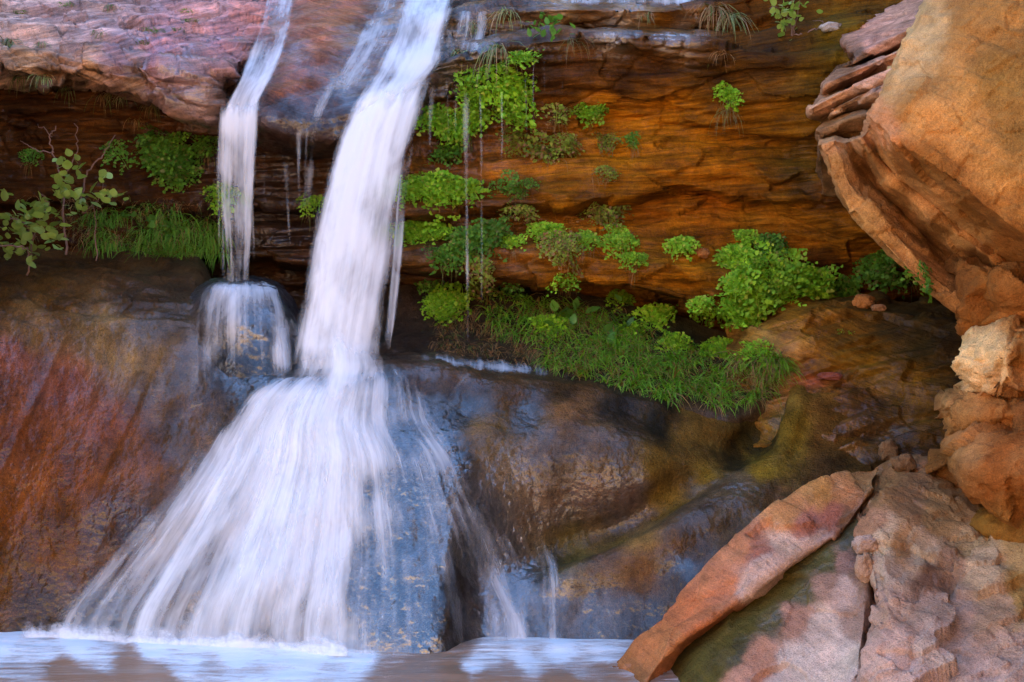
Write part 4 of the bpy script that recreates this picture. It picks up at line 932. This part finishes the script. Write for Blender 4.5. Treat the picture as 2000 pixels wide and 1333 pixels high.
def frond_mesh(k, droop=1.0, n_br=7):
    """one maidenhair frond: wiry stem, side branches, fan leaflets. Local y = out of the wall, z = up"""
    r = np.random.default_rng(100 + k)
    V, Fs = [], []
    L = .10
    def stem(t):
        return np.array([.012 * math.sin(3 * t + k), .055 * t * (1.4 - .5 * t), .018 * math.sin(min(1, t * 2.2) * 2) - droop * .085 * t * t])
    def tri(a, b, c): Fs.append((a, b, c))
    pts = [stem(t) for t in np.linspace(0, 1, 7)]
    b0 = len(V)
    for i, p in enumerate(pts):
        w = .0009
        V.extend([p + (-w, 0, 0), p + (w, 0, 0)])
        if i: q = b0 + 2 * i; tri(q - 2, q - 1, q); tri(q - 1, q + 1, q)
    for bi in range(n_br):
        t0 = .22 + .75 * bi / n_br
        base = stem(t0)
        for sd in (-1, 1):
            ln = (.062 * (1 - .55 * t0)) * r.uniform(.75, 1.2)
            dirv = np.array([sd * r.uniform(.7, 1), r.uniform(.1, .5), r.uniform(-.55, .05) * droop])
            dirv /= np.linalg.norm(dirv)
            nl = max(2, int(ln / .0098))
            for j in range(1, nl + 1):
                c = base + dirv * ln * j / nl + np.array([0, 0, -.012 * droop * (j / nl)**2]) + r.normal(0, .0022, 3)
                nrm = np.array([r.normal(0, .38), .78, r.normal(.5, .35)]); nrm /= np.linalg.norm(nrm)
                ax = np.array([sd * .5 + r.normal(0, .5), 0, -.8 + r.normal(0, .35)]); ax -= nrm * ax.dot(nrm); ax /= np.linalg.norm(ax)
                sx = np.cross(nrm, ax); R = r.uniform(.0065, .0105)
                q = len(V); V.append(c - ax * R * .3)
                for aa, rr in ((-1.05, .92), (-.55, 1.1), (0, .98), (.55, 1.1), (1.05, .92)):
                    V.append(c + (ax * math.cos(aa) + sx * math.sin(aa)) * R * rr + nrm * R * .18 * math.cos(aa * 2))
                for m_ in range(4): tri(q, q + 1 + m_, q + 2 + m_)
    return mesh_np('frond', np.array(V), np.array(Fs), smooth=False)
FR = {}
for nm, mt in (('g', M_fern), ('d', M_fernd), ('y', M_ferny)):
    L_ = []
    for k in range(6):
        me = frond_mesh(k, (.8, 1.0, 1.2)[k % 3], (9, 10, 11)[k % 3]) if nm == 'g' else FR['g'][k].copy()
        if nm != 'g': me.materials.clear()
        me.materials.append(mt); L_.append(me)
    FR[nm] = L_

def place_frond(parent, root, u, v, kind, sc, droop=0):
    h, nr = ray(u, v)
    if h is None: return
    n = Vector((nr.x, nr.y, nr.z))
    if n.y > 0: n = -n
    yaw = math.atan2(-n.x * .6, -n.y) * 1.0 + random.gauss(0, .5)
    o = bpy.data.objects.new('frond', random.choice(FR[kind])); COL.objects.link(o)
    o.parent = parent
    s = 1.45 * sc * random.uniform(.55, 1.25)
    o.location = h + Vector((0, -.012, .02 * s)) - root
    o.rotation_euler = (random.gauss(.1 + droop, .22), random.gauss(0, .25), math.pi + yaw)
    o.scale = (s, s, s)

def fern(ells, kind, sc, label, dens=1.0, group='maidenhair ferns on the cliff'):
    u, v = ells[0][:2]
    h, _ = ray(u, v)
    root = h.copy() if h else Vector(tup(W(u, v, 10.4)))
    e = empty('fern', root); setp(e, label, 'fern', group)
    for (cu, cv, w, hh) in ells:
        n = max(2, int(dens * w * hh / (420 * sc * sc)))
        for i in range(n):
            a = random.uniform(0, 2 * math.pi); r_ = math.sqrt(random.random()) * (1.4 if random.random() < .18 else 1)
            place_frond(e, root, cu + r_ * math.cos(a) * max(2, w / 2 - 10 * sc), cv - 12 * sc + r_ * math.sin(a) * max(2, hh / 2 - 14 * sc), kind, sc)
    return e

def dead_stems(e, u, v, w, hh, k):
    root = e.location
    me = blades(16, (u - w * .35, u + w * .35, lambda x: v - hh * .1, lambda x: v + hh * .3), .085, .0011, 4.0, None, .6, seed=k, spread=.7)
    me.transform(Matrix.Translation(-root)); link('dead_stems', me, M_straw if k % 3 else M_hang, e)
FERNS = [
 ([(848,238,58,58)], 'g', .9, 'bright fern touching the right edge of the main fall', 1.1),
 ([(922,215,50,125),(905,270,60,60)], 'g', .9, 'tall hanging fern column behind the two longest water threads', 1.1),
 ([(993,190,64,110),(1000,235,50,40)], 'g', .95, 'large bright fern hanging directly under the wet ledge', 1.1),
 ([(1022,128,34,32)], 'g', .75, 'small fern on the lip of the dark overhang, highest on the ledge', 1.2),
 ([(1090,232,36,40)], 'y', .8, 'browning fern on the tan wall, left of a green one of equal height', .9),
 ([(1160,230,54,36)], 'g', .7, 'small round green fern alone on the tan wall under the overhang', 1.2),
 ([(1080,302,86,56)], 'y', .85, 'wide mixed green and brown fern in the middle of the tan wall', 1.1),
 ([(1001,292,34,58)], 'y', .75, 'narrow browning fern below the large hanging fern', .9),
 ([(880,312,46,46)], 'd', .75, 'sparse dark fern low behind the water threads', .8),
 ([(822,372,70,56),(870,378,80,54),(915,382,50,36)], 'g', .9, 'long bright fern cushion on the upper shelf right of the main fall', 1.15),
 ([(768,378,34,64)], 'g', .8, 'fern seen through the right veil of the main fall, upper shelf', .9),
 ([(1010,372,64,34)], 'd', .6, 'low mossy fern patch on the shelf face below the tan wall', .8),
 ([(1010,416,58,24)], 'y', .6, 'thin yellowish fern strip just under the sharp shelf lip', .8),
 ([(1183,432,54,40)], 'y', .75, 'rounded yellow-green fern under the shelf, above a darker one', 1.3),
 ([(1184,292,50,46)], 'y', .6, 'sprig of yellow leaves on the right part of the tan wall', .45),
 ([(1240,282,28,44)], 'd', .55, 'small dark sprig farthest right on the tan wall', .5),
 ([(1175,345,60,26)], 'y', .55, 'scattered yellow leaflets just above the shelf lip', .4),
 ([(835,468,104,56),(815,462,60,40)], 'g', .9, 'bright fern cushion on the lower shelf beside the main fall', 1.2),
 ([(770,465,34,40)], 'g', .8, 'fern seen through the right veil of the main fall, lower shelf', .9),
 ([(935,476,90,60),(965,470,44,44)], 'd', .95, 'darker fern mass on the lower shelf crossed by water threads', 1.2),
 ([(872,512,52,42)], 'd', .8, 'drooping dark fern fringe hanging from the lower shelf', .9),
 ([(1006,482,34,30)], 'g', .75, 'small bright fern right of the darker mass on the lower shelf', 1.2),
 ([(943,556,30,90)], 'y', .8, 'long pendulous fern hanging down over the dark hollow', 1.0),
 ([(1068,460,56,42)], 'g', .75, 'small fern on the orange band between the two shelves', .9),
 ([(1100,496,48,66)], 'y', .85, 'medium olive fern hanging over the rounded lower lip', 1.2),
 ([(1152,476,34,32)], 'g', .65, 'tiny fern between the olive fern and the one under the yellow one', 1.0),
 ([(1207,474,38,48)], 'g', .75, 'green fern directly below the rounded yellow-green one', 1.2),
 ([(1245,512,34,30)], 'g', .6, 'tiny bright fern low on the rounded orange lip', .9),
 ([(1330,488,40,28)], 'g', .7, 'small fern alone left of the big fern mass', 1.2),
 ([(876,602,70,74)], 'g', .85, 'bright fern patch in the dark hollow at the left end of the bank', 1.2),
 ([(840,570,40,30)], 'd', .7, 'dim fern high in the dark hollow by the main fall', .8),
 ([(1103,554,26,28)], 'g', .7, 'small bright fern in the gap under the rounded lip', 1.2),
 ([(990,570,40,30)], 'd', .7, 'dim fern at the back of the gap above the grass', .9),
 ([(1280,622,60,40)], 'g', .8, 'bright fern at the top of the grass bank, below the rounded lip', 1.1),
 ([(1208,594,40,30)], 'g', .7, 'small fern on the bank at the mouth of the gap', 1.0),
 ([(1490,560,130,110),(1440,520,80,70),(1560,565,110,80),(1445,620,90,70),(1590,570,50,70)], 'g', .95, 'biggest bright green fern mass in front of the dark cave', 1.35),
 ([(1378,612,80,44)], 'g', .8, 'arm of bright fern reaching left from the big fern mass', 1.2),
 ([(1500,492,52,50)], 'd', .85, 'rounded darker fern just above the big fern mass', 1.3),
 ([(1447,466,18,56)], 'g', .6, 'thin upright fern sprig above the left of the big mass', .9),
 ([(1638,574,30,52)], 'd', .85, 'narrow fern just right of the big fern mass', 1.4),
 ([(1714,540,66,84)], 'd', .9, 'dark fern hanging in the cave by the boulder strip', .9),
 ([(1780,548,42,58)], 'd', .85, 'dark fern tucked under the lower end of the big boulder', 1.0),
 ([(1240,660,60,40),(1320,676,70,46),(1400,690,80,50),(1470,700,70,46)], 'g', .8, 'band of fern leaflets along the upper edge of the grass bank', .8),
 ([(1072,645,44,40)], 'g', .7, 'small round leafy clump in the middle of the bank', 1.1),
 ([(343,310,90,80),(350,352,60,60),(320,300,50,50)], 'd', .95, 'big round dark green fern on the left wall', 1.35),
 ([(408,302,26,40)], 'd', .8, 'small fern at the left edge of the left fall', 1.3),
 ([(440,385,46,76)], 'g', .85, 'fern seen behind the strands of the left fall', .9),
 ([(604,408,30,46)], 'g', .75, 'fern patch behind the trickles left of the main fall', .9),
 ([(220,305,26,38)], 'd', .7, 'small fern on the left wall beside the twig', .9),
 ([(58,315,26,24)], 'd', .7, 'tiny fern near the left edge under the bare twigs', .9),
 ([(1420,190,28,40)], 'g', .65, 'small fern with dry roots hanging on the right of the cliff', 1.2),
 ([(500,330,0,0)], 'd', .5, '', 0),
]

# ---- grasses
def blades(n, area, length, width, droop, names=None, out=.5, seed=0, spread=.5):
    """arching blades rooted on the rock at random pixels of an area (u range, v_top(u), v_bottom(u))"""
    r = random.Random(seed); V, Fs = [], []
    k = 0; tries = 0; first = None
    while k < n and tries < n * 6:
        tries += 1
        u = r.uniform(area[0], area[1]); a, b = area[2](u), area[3](u)
        if b <= a: continue
        v = r.uniform(a, b)
        h, nr = ray(u, v, names)
        if h is None: continue
        if n <= 100:
            if first is None: first = h.copy()
            if (h - first).length > .12: continue
        pt = float(noise(np.array([[u * .021, v * .03, seed * 3.1]]))[0])
        if pt < -.16 + .12 * r.random() and n > 100: continue
        L = length * r.uniform(.4, 1.35) * (1 + .9 * pt); w = width * r.uniform(.7, 1.3)
        yaw = r.gauss(0, .9)
        d = Vector((math.sin(yaw) * spread, -out * math.cos(yaw), 1.0 - .5 * r.random())).normalized()
        g = droop * r.uniform(.6, 1.4)
        side = Vector((math.cos(yaw), math.sin(yaw) * .3, r.gauss(0, .2))).normalized()
        q = len(V); m = 5; p = h.copy()
        for i in range(m):
            t = i / (m - 1); ww = w * (1 - t)**.7
            V.append(p + side * ww); V.append(p - side * ww)
            d = (d + Vector((0, 0, -g / m * 1.5))).normalized()
            p = p + d * (L / (m - 1))
            if i: s_ = q + 2 * i; Fs.append((s_ - 2, s_ - 1, s_ + 1, s_))
        k += 1
    return mesh_np('grass', np.array(V), np.array(Fs), smooth=True)
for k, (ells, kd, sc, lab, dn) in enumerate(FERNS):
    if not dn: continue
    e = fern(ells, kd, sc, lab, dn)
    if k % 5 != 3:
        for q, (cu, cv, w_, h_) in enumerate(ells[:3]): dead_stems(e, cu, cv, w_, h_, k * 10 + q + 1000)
def lin(*pts):
    x = [p[0] for p in pts]; y = [p[1] for p in pts]
    return lambda u: float(np.interp(u, x, y))
btop = lin((940,570),(1100,590),(1200,620),(1300,665),(1400,690),(1535,705))
bbot = lin((940,680),(1050,712),(1120,735),(1200,765),(1300,785),(1420,800),(1480,785),(1535,720))
BK = ['earth_bank', 'rock_ledge']
o = link('bank_grass', blades(3200, (1060, 1530, btop, bbot), .12, .0028, 1.6, BK, seed=1), M_grass); setp(o, 'green grass covering the bank under the overhang', 'grass', kind='stuff')
o = link('dry_grass', blades(1500, (850, 1180, lin((850,600),(1180,600)), lin((850,690),(1050,715),(1180,730))), .09, .0013, 2.2, BK, seed=2), M_straw); setp(o, 'reddish dry straw at the left end of the grass bank', 'grass', kind='stuff')
o = link('bank_grass', blades(900, (950, 1250, btop, lin((950,640),(1250,740))), .13, .0032, 2.0, BK, seed=3), M_grass); setp(o, 'longer green blades mixed into the dry straw', 'grass', kind='stuff')
o = link('dry_grass', blades(800, (1060, 1530, btop, bbot), .13, .0016, 2.0, BK, seed=12), M_straw); setp(o, 'dead stalks scattered through the green bank', 'grass', kind='stuff')
LB = ['water_worn_rock', 'cliff_face']
o = link('bank_grass', blades(1500, (170, 440, lin((170,405),(300,400),(440,440)), lin((170,480),(300,500),(440,500))), .12, .0024, 2.6, LB, seed=4), M_fernd); setp(o, 'dark grass on the left ledge under the round fern', 'grass', kind='stuff')
o = link('dry_grass', blades(700, (60, 430, lin((60,380),(430,400)), lin((60,470),(430,495))), .09, .0012, 2.4, LB, seed=5), M_straw); setp(o, 'dry brown stems among the grass of the left ledge', 'grass', kind='stuff')
o = link('bank_grass', blades(700, (300, 440, lin((300,470),(440,450)), lin((300,505),(440,500))), .06, .0012, 1.2, LB, seed=6), M_grass); setp(o, 'short bright grass at the foot of the left fall', 'grass', kind='stuff')

def tuft(u, v, n, L, wd, mat, label, droop=3.0, span=12, out=.7, group='grass tufts hanging from the rock', name='grass_tuft'):
    me = blades(n, (u - span, u + span, lambda x: v - 4, lambda x: v + 4), L, wd, droop, None, out, seed=int(u * 7 + v), spread=.8)
    o = link(name, me, mat); setp(o, label, 'grass', group)
for a in [
 (15,80,46,.16,.0022,M_hang,'pale sunlit grass hanging at the far left edge of the slab'),
 (85,150,40,.10,.0022,M_hang,'sunlit tuft on the lower lip of the slab, left of the longer one'),
 (40,150,30,.09,.0022,M_hang,'sunlit tuft on the lower lip of the slab at the far left'),
 (130,172,28,.12,.0018,M_hang,'long grass hanging from the slab lip below the sunlit tufts'),
 (205,185,30,.12,.0016,M_straw,'dry tuft hanging under the slab lip in the shade'),
 (235,190,24,.10,.0016,M_hang,'thin tuft hanging under the middle of the slab lip'),
 (305,205,40,.13,.0016,M_straw,'spiky dry tuft under the right end of the slab'),
 (265,235,20,.11,.0013,M_straw,'wispy dry stems below the slab, beside the spiky tuft'),
 (85,85,22,.07,.0018,M_hang,'tuft in the pale slab close to its left end'),
 (195,62,20,.06,.0018,M_hang,'tuft growing in the middle of the pale slab'),
 (215,10,26,.06,.0018,M_hang,'tuft at the top edge of the slab'),
 (990,22,30,.14,.0022,M_hang,'long tuft at the top of the wet ledge beside the main fall'),
 (922,48,24,.12,.002,M_hang,'tuft drooping over the first step right of the main fall'),
 (900,100,24,.12,.002,M_hang,'tuft on the wet lip just right of the white chute'),
 (970,92,40,.17,.002,M_hang,'tangle of grass and twigs drooping over the ledge lip'),
 (1120,80,20,.15,.0014,M_hang,'yellow stems dangling from the ledge onto the dark overhang'),
 (1258,28,18,.08,.0018,M_hang,'tiny grey-green tuft on the second ledge'),
 (1395,15,60,.16,.0024,M_straw,'big brown dead tuft hanging at the top right'),
 (1425,30,50,.17,.0024,M_hang,'dark green blades beside the big dead tuft'),
 (1408,105,14,.11,.0014,M_straw,'few dry stems on the cliff below the big dead tuft'),
 (1420,215,34,.22,.0012,M_hang,'long dry roots dangling below the small right fern'),
]:
    tuft(*a)
tuft(1650,650,26,.04,.0016,M_grass,'tiny grass patch on the brown layered ledge',1.2,18)
tuft(985,662,40,.05,.0016,M_fernd,'low weed at the foot of the dry straw',1.2,18)

# moss / weeds on the slab
for i, (u, v) in enumerate([(130,10),(310,62),(350,58),(280,85),(365,22),(40,25),(375,40),(290,60)]):
    tuft(u, v, 40, .022, .0018, M_fernd, ['low dark cushion near the top left corner of the slab','dark weed cushion in the middle of the slab','dark weed cushion right of the middle one on the slab','trailing weed on the purple part of the slab','small cushion near the top of the slab by the left stream','small cushion in the far upper left corner','greenish patch under the small top cushion of the slab','cushion left beside the middle weed of the slab'][i], 1.5, 14, .4, 'low plants growing in the slab', 'rock_plant')

# ---- broad leaves
def leaf_mesh(name, L, wd, mat, cup=.15, round_=.5):
    n = 7; V, Fs = [], []
    for i in range(n):
        t = i / (n - 1)
        w = wd * math.sin(math.pi * min(.97, max(.03, t))**(.75)) ** .8
        V += [(-w, t * L, cup * w - .12 * L * t * t), (0, t * L, -.12 * L * t * t), (w, t * L, cup * w - .12 * L * t * t)]
        if i:
            q = 3 * i
            Fs += [(q - 3, q - 2, q + 1, q), (q - 2, q - 1, q + 2, q + 1)]
    me = mesh_np(name, np.array(V), np.array(Fs)); me.materials.append(mat); return me
def put_leaf(parent, root, p, me, s, down=.6):
    o = bpy.data.objects.new('leaf', me); COL.objects.link(o); o.parent = parent
    o.location = Vector(p) - root
    o.rotation_euler = (random.gauss(-down * .4 + .9, .5), random.gauss(0, .4), random.gauss(math.pi, 1.1))
    s *= random.uniform(.7, 1.2); o.scale = (s, s, s)
def tube(name, pts, r0, r1, mat, parent=None, root=None, n=6):
    P = [Vector(p) for p in pts]
    V, Fs = [], []
    for i, p in enumerate(P):
        d = (P[min(i + 1, len(P) - 1)] - P[max(i - 1, 0)]).normalized()
        a = d.cross(Vector((.3, .9, .2))).normalized(); b = d.cross(a)
        r = r0 + (r1 - r0) * i / (len(P) - 1)
        for k in range(n):
            th = 2 * math.pi * k / n; V.append((p if root is None else p - root) + (a * math.cos(th) + b * math.sin(th)) * r)
        if i:
            for k in range(n):
                q = (i - 1) * n; Fs.append((q + k, q + (k + 1) % n, q + n + (k + 1) % n, q + n + k))
    return link(name, mesh_np(name, np.array(V), np.array(Fs)), mat, parent)
def wob(pts, Y, k=5, j=.004):
    a = np.array(pts, float); c = np.linspace(0, 1, len(a)); t = np.linspace(0, 1, (len(a) - 1) * k + 1)
    P = W(pchip(c, a[:, 0], t), pchip(c, a[:, 1], t), Y if np.isscalar(Y) else np.linspace(Y[0], Y[1], len(t)))
    return [Vector(p) + Vector((random.gauss(0, j), random.gauss(0, j), random.gauss(0, j))) for p in P]
ME_s = [leaf_mesh('shrub_leaf', .050, .020, M_shrub), leaf_mesh('shrub_leaf', .042, .021, M_shrub), leaf_mesh('shrub_leaf', .036, .013, M_shrub)]
ME_b = [leaf_mesh('broad_leaf', .055, .016, M_broad), leaf_mesh('broad_leaf', .045, .018, M_broad)]

root = Vector(tup(W(90, 500, 9.95)))
sh = empty('shrub', root); setp(sh, 'leafy shrub with bare twigs on the left ledge', 'shrub')
stems = [([(60,520),(62,470),(50,440),(20,425)],(10.1,9.7),.005,.003), ([(62,470),(75,430),(95,400),(80,380)],(10,9.8),.004,.002), ([(130,500),(125,420),(118,350),(105,300),(98,268),(110,250)],(10.3,10.1),.006,.0025),
 ([(118,350),(140,320),(150,280),(148,240)],(10.2,10.0),.004,.0015), ([(105,300),(80,295),(55,285),(40,275)],(10.1,10.0),.003,.001), ([(160,400),(165,350),(185,320),(205,300),(222,265)],(10.3,10.1),.005,.002), ([(98,268),(85,250),(72,245)],(10.1,10.0),.002,.001),
 ([(160,420),(180,400),(195,385),(205,345)],(10.1,9.9),.003,.001),([(187,510),(187,440),(182,400)],(10.1,9.95),.003,.0015),([(55,540),(57,500),(40,480),(0,480),(-40,470)],(9.8,9.6),.005,.003)]
for p, Y, a, b in stems: tube('branch', wob(p, Y), a, b, M_stem, sh, root)
for (cu, cv, w, hh, n) in [(30,440,80,90,50),(90,440,50,60,24),(20,485,70,50,24),(130,335,44,70,26),(140,400,50,60,24),(200,390,60,44,20),(205,345,24,24,7),(60,495,40,30,12),(128,375,40,40,16),(70,420,60,40,20),(110,470,40,30,10)]:
    for _ in range(n):
        u, v = cu + random.gauss(0, w / 3.2), cv + random.gauss(0, hh / 3.2)
        put_leaf(sh, root, tup(W(u, v, 9.85 + random.uniform(-.25, .3))), random.choice(ME_s), 1.0)
root = Vector(tup(W(1548, 70, 10.35)))
h, _ = ray(1548, 70); root = h.copy()
sh = empty('shrub', root); setp(sh, 'small leafy shrub on top of the cliff at the upper right', 'shrub')
Yr = root.y / S
for p in ([(1548,70),(1555,40),(1562,10),(1560,-20)], [(1548,70),(1540,40),(1525,15),(1505,15)], [(1548,70),(1575,66),(1600,55),(1608,45),(1590,40)], [(1548,70),(1552,30),(1545,0),(1540,-25)]):
    tube('branch', wob(p, (Yr, Yr - .25)), .004, .0015, M_stem, sh, root)
for _ in range(64):
    u, v = 1535 + random.gauss(0, 20), 22 + random.gauss(0, 22)
    put_leaf(sh, root, tup(W(u, v, Yr - .12 + random.uniform(-.2, .15))), random.choice(ME_s), .8)
def leafy(u, v, w, hh, n, me, s, label, name='broadleaf_plant', group=None):
    h, _ = ray(u, v); root = h.copy()
    e = empty(name, root); setp(e, label, 'plant', group)
    for _ in range(n):
        h, nr = ray(u + random.gauss(0, w / 3), v + random.gauss(0, hh / 3))
        if h: put_leaf(e, root, h + Vector((0, -.03 - .03 * random.random(), .015)), random.choice(me), s)
leafy(1078, 62, 60, 40, 34, ME_b, .75, 'dense green leafy plant sitting on the wet ledge', group='leafy plants on the rocks')
leafy(1115, 615, 60, 40, 14, ME_b, 1.2, 'broad glossy leaves rising from the middle of the grass bank', group='leafy plants on the rocks')
leafy(1215, 640, 60, 40, 14, ME_b, 1.1, 'broad leaves in the grass below the rounded lip', group='leafy plants on the rocks')
leafy(300, 440, 110, 50, 26, ME_b, 1.0, 'broad green leaves on the left ledge below the round fern', group='leafy plants on the rocks')
leafy(330, 470, 60, 30, 10, ME_b, .8, 'few low leaves at the front of the left ledge', group='leafy plants on the rocks')

# ------------------------------------------------------------------ loose stones
def stone(u, v, w, hh, Y, col, label, seed, name='stone', names=None, dep=.8):
    h, _ = ray(u, v + hh * .3, names)
    Yc = (h.y / S if h else Y) - .5 * w / F * 10 * dep * .3
    c = Vector(tup(W(u, v, Yc)))
    import bmesh
    bm = bmesh.new(); bmesh.ops.create_icosphere(bm, subdivisions=4, radius=1)
    A = np.array([tuple(x.co) for x in bm.verts]); Fq = np.array([[x.index for x in f.verts] for f in bm.faces]); bm.free()
    A = np.sign(A) * np.abs(A)**.8
    A *= (1 + .3 * fbm(A * 1.3 + seed, 3) + facet_disp(A + seed, .8, .35, .05, seed) + .05 * fbm(A * 7 + seed, 2))[:, None]
    sx = w / 2 / F * Yc * S; sz = hh / 2 / F * Yc * S
    A *= np.array([sx, (sx + sz) / 2 * dep, sz])
    me = mesh_np(name, A, Fq); attr(me, 'Col', np.tile(np.array(col), (len(A), 1)), 'FLOAT_COLOR'); attr(me, 'wet', np.zeros(len(A)))
    o = link(name, me, M_bould); o.location = c; setp(o, label, 'stone', 'loose stones')
stone(1688, 590, 38, 26, 10, (.40,.15,.04), 'orange angular stone lying at the mouth of the cave', 3)
stone(1716, 602, 26, 13, 9.9, (.34,.15,.06), 'flat pale stone beside the orange one at the cave mouth', 5)
stone(1371, 495, 26, 18, 10.3, (.36,.15,.045), 'small orange stone stuck left of the big fern mass', 8)
stone(1690, 1110, 36, 54, 7.3, (.40,.22,.13), 'rounded stone jammed in the crack beside the pale slab', 11)
stone(1690, 1066, 44, 36, 7.4, (.46,.28,.19), 'angular pale stone jammed above the rounded one in the crack', 14)
stone(1735, 880, 34, 40, 8.4, (.2,.1,.045), 'brown stone at the head of the crack', 17)
stone(1765, 905, 44, 34, 8.4, (.16,.08,.035), 'dark brown stone beside the head of the crack', 21)
stone(1622, 54, 38, 18, 10.5, (.5,.42,.36), 'pale flat stone lying on top of the cliff near the right shrub', 24)
stone(1620, 735, 46, 14, 9.6, (.3,.09,.06), 'thin dark red stone on the brown layered ledge', 27)
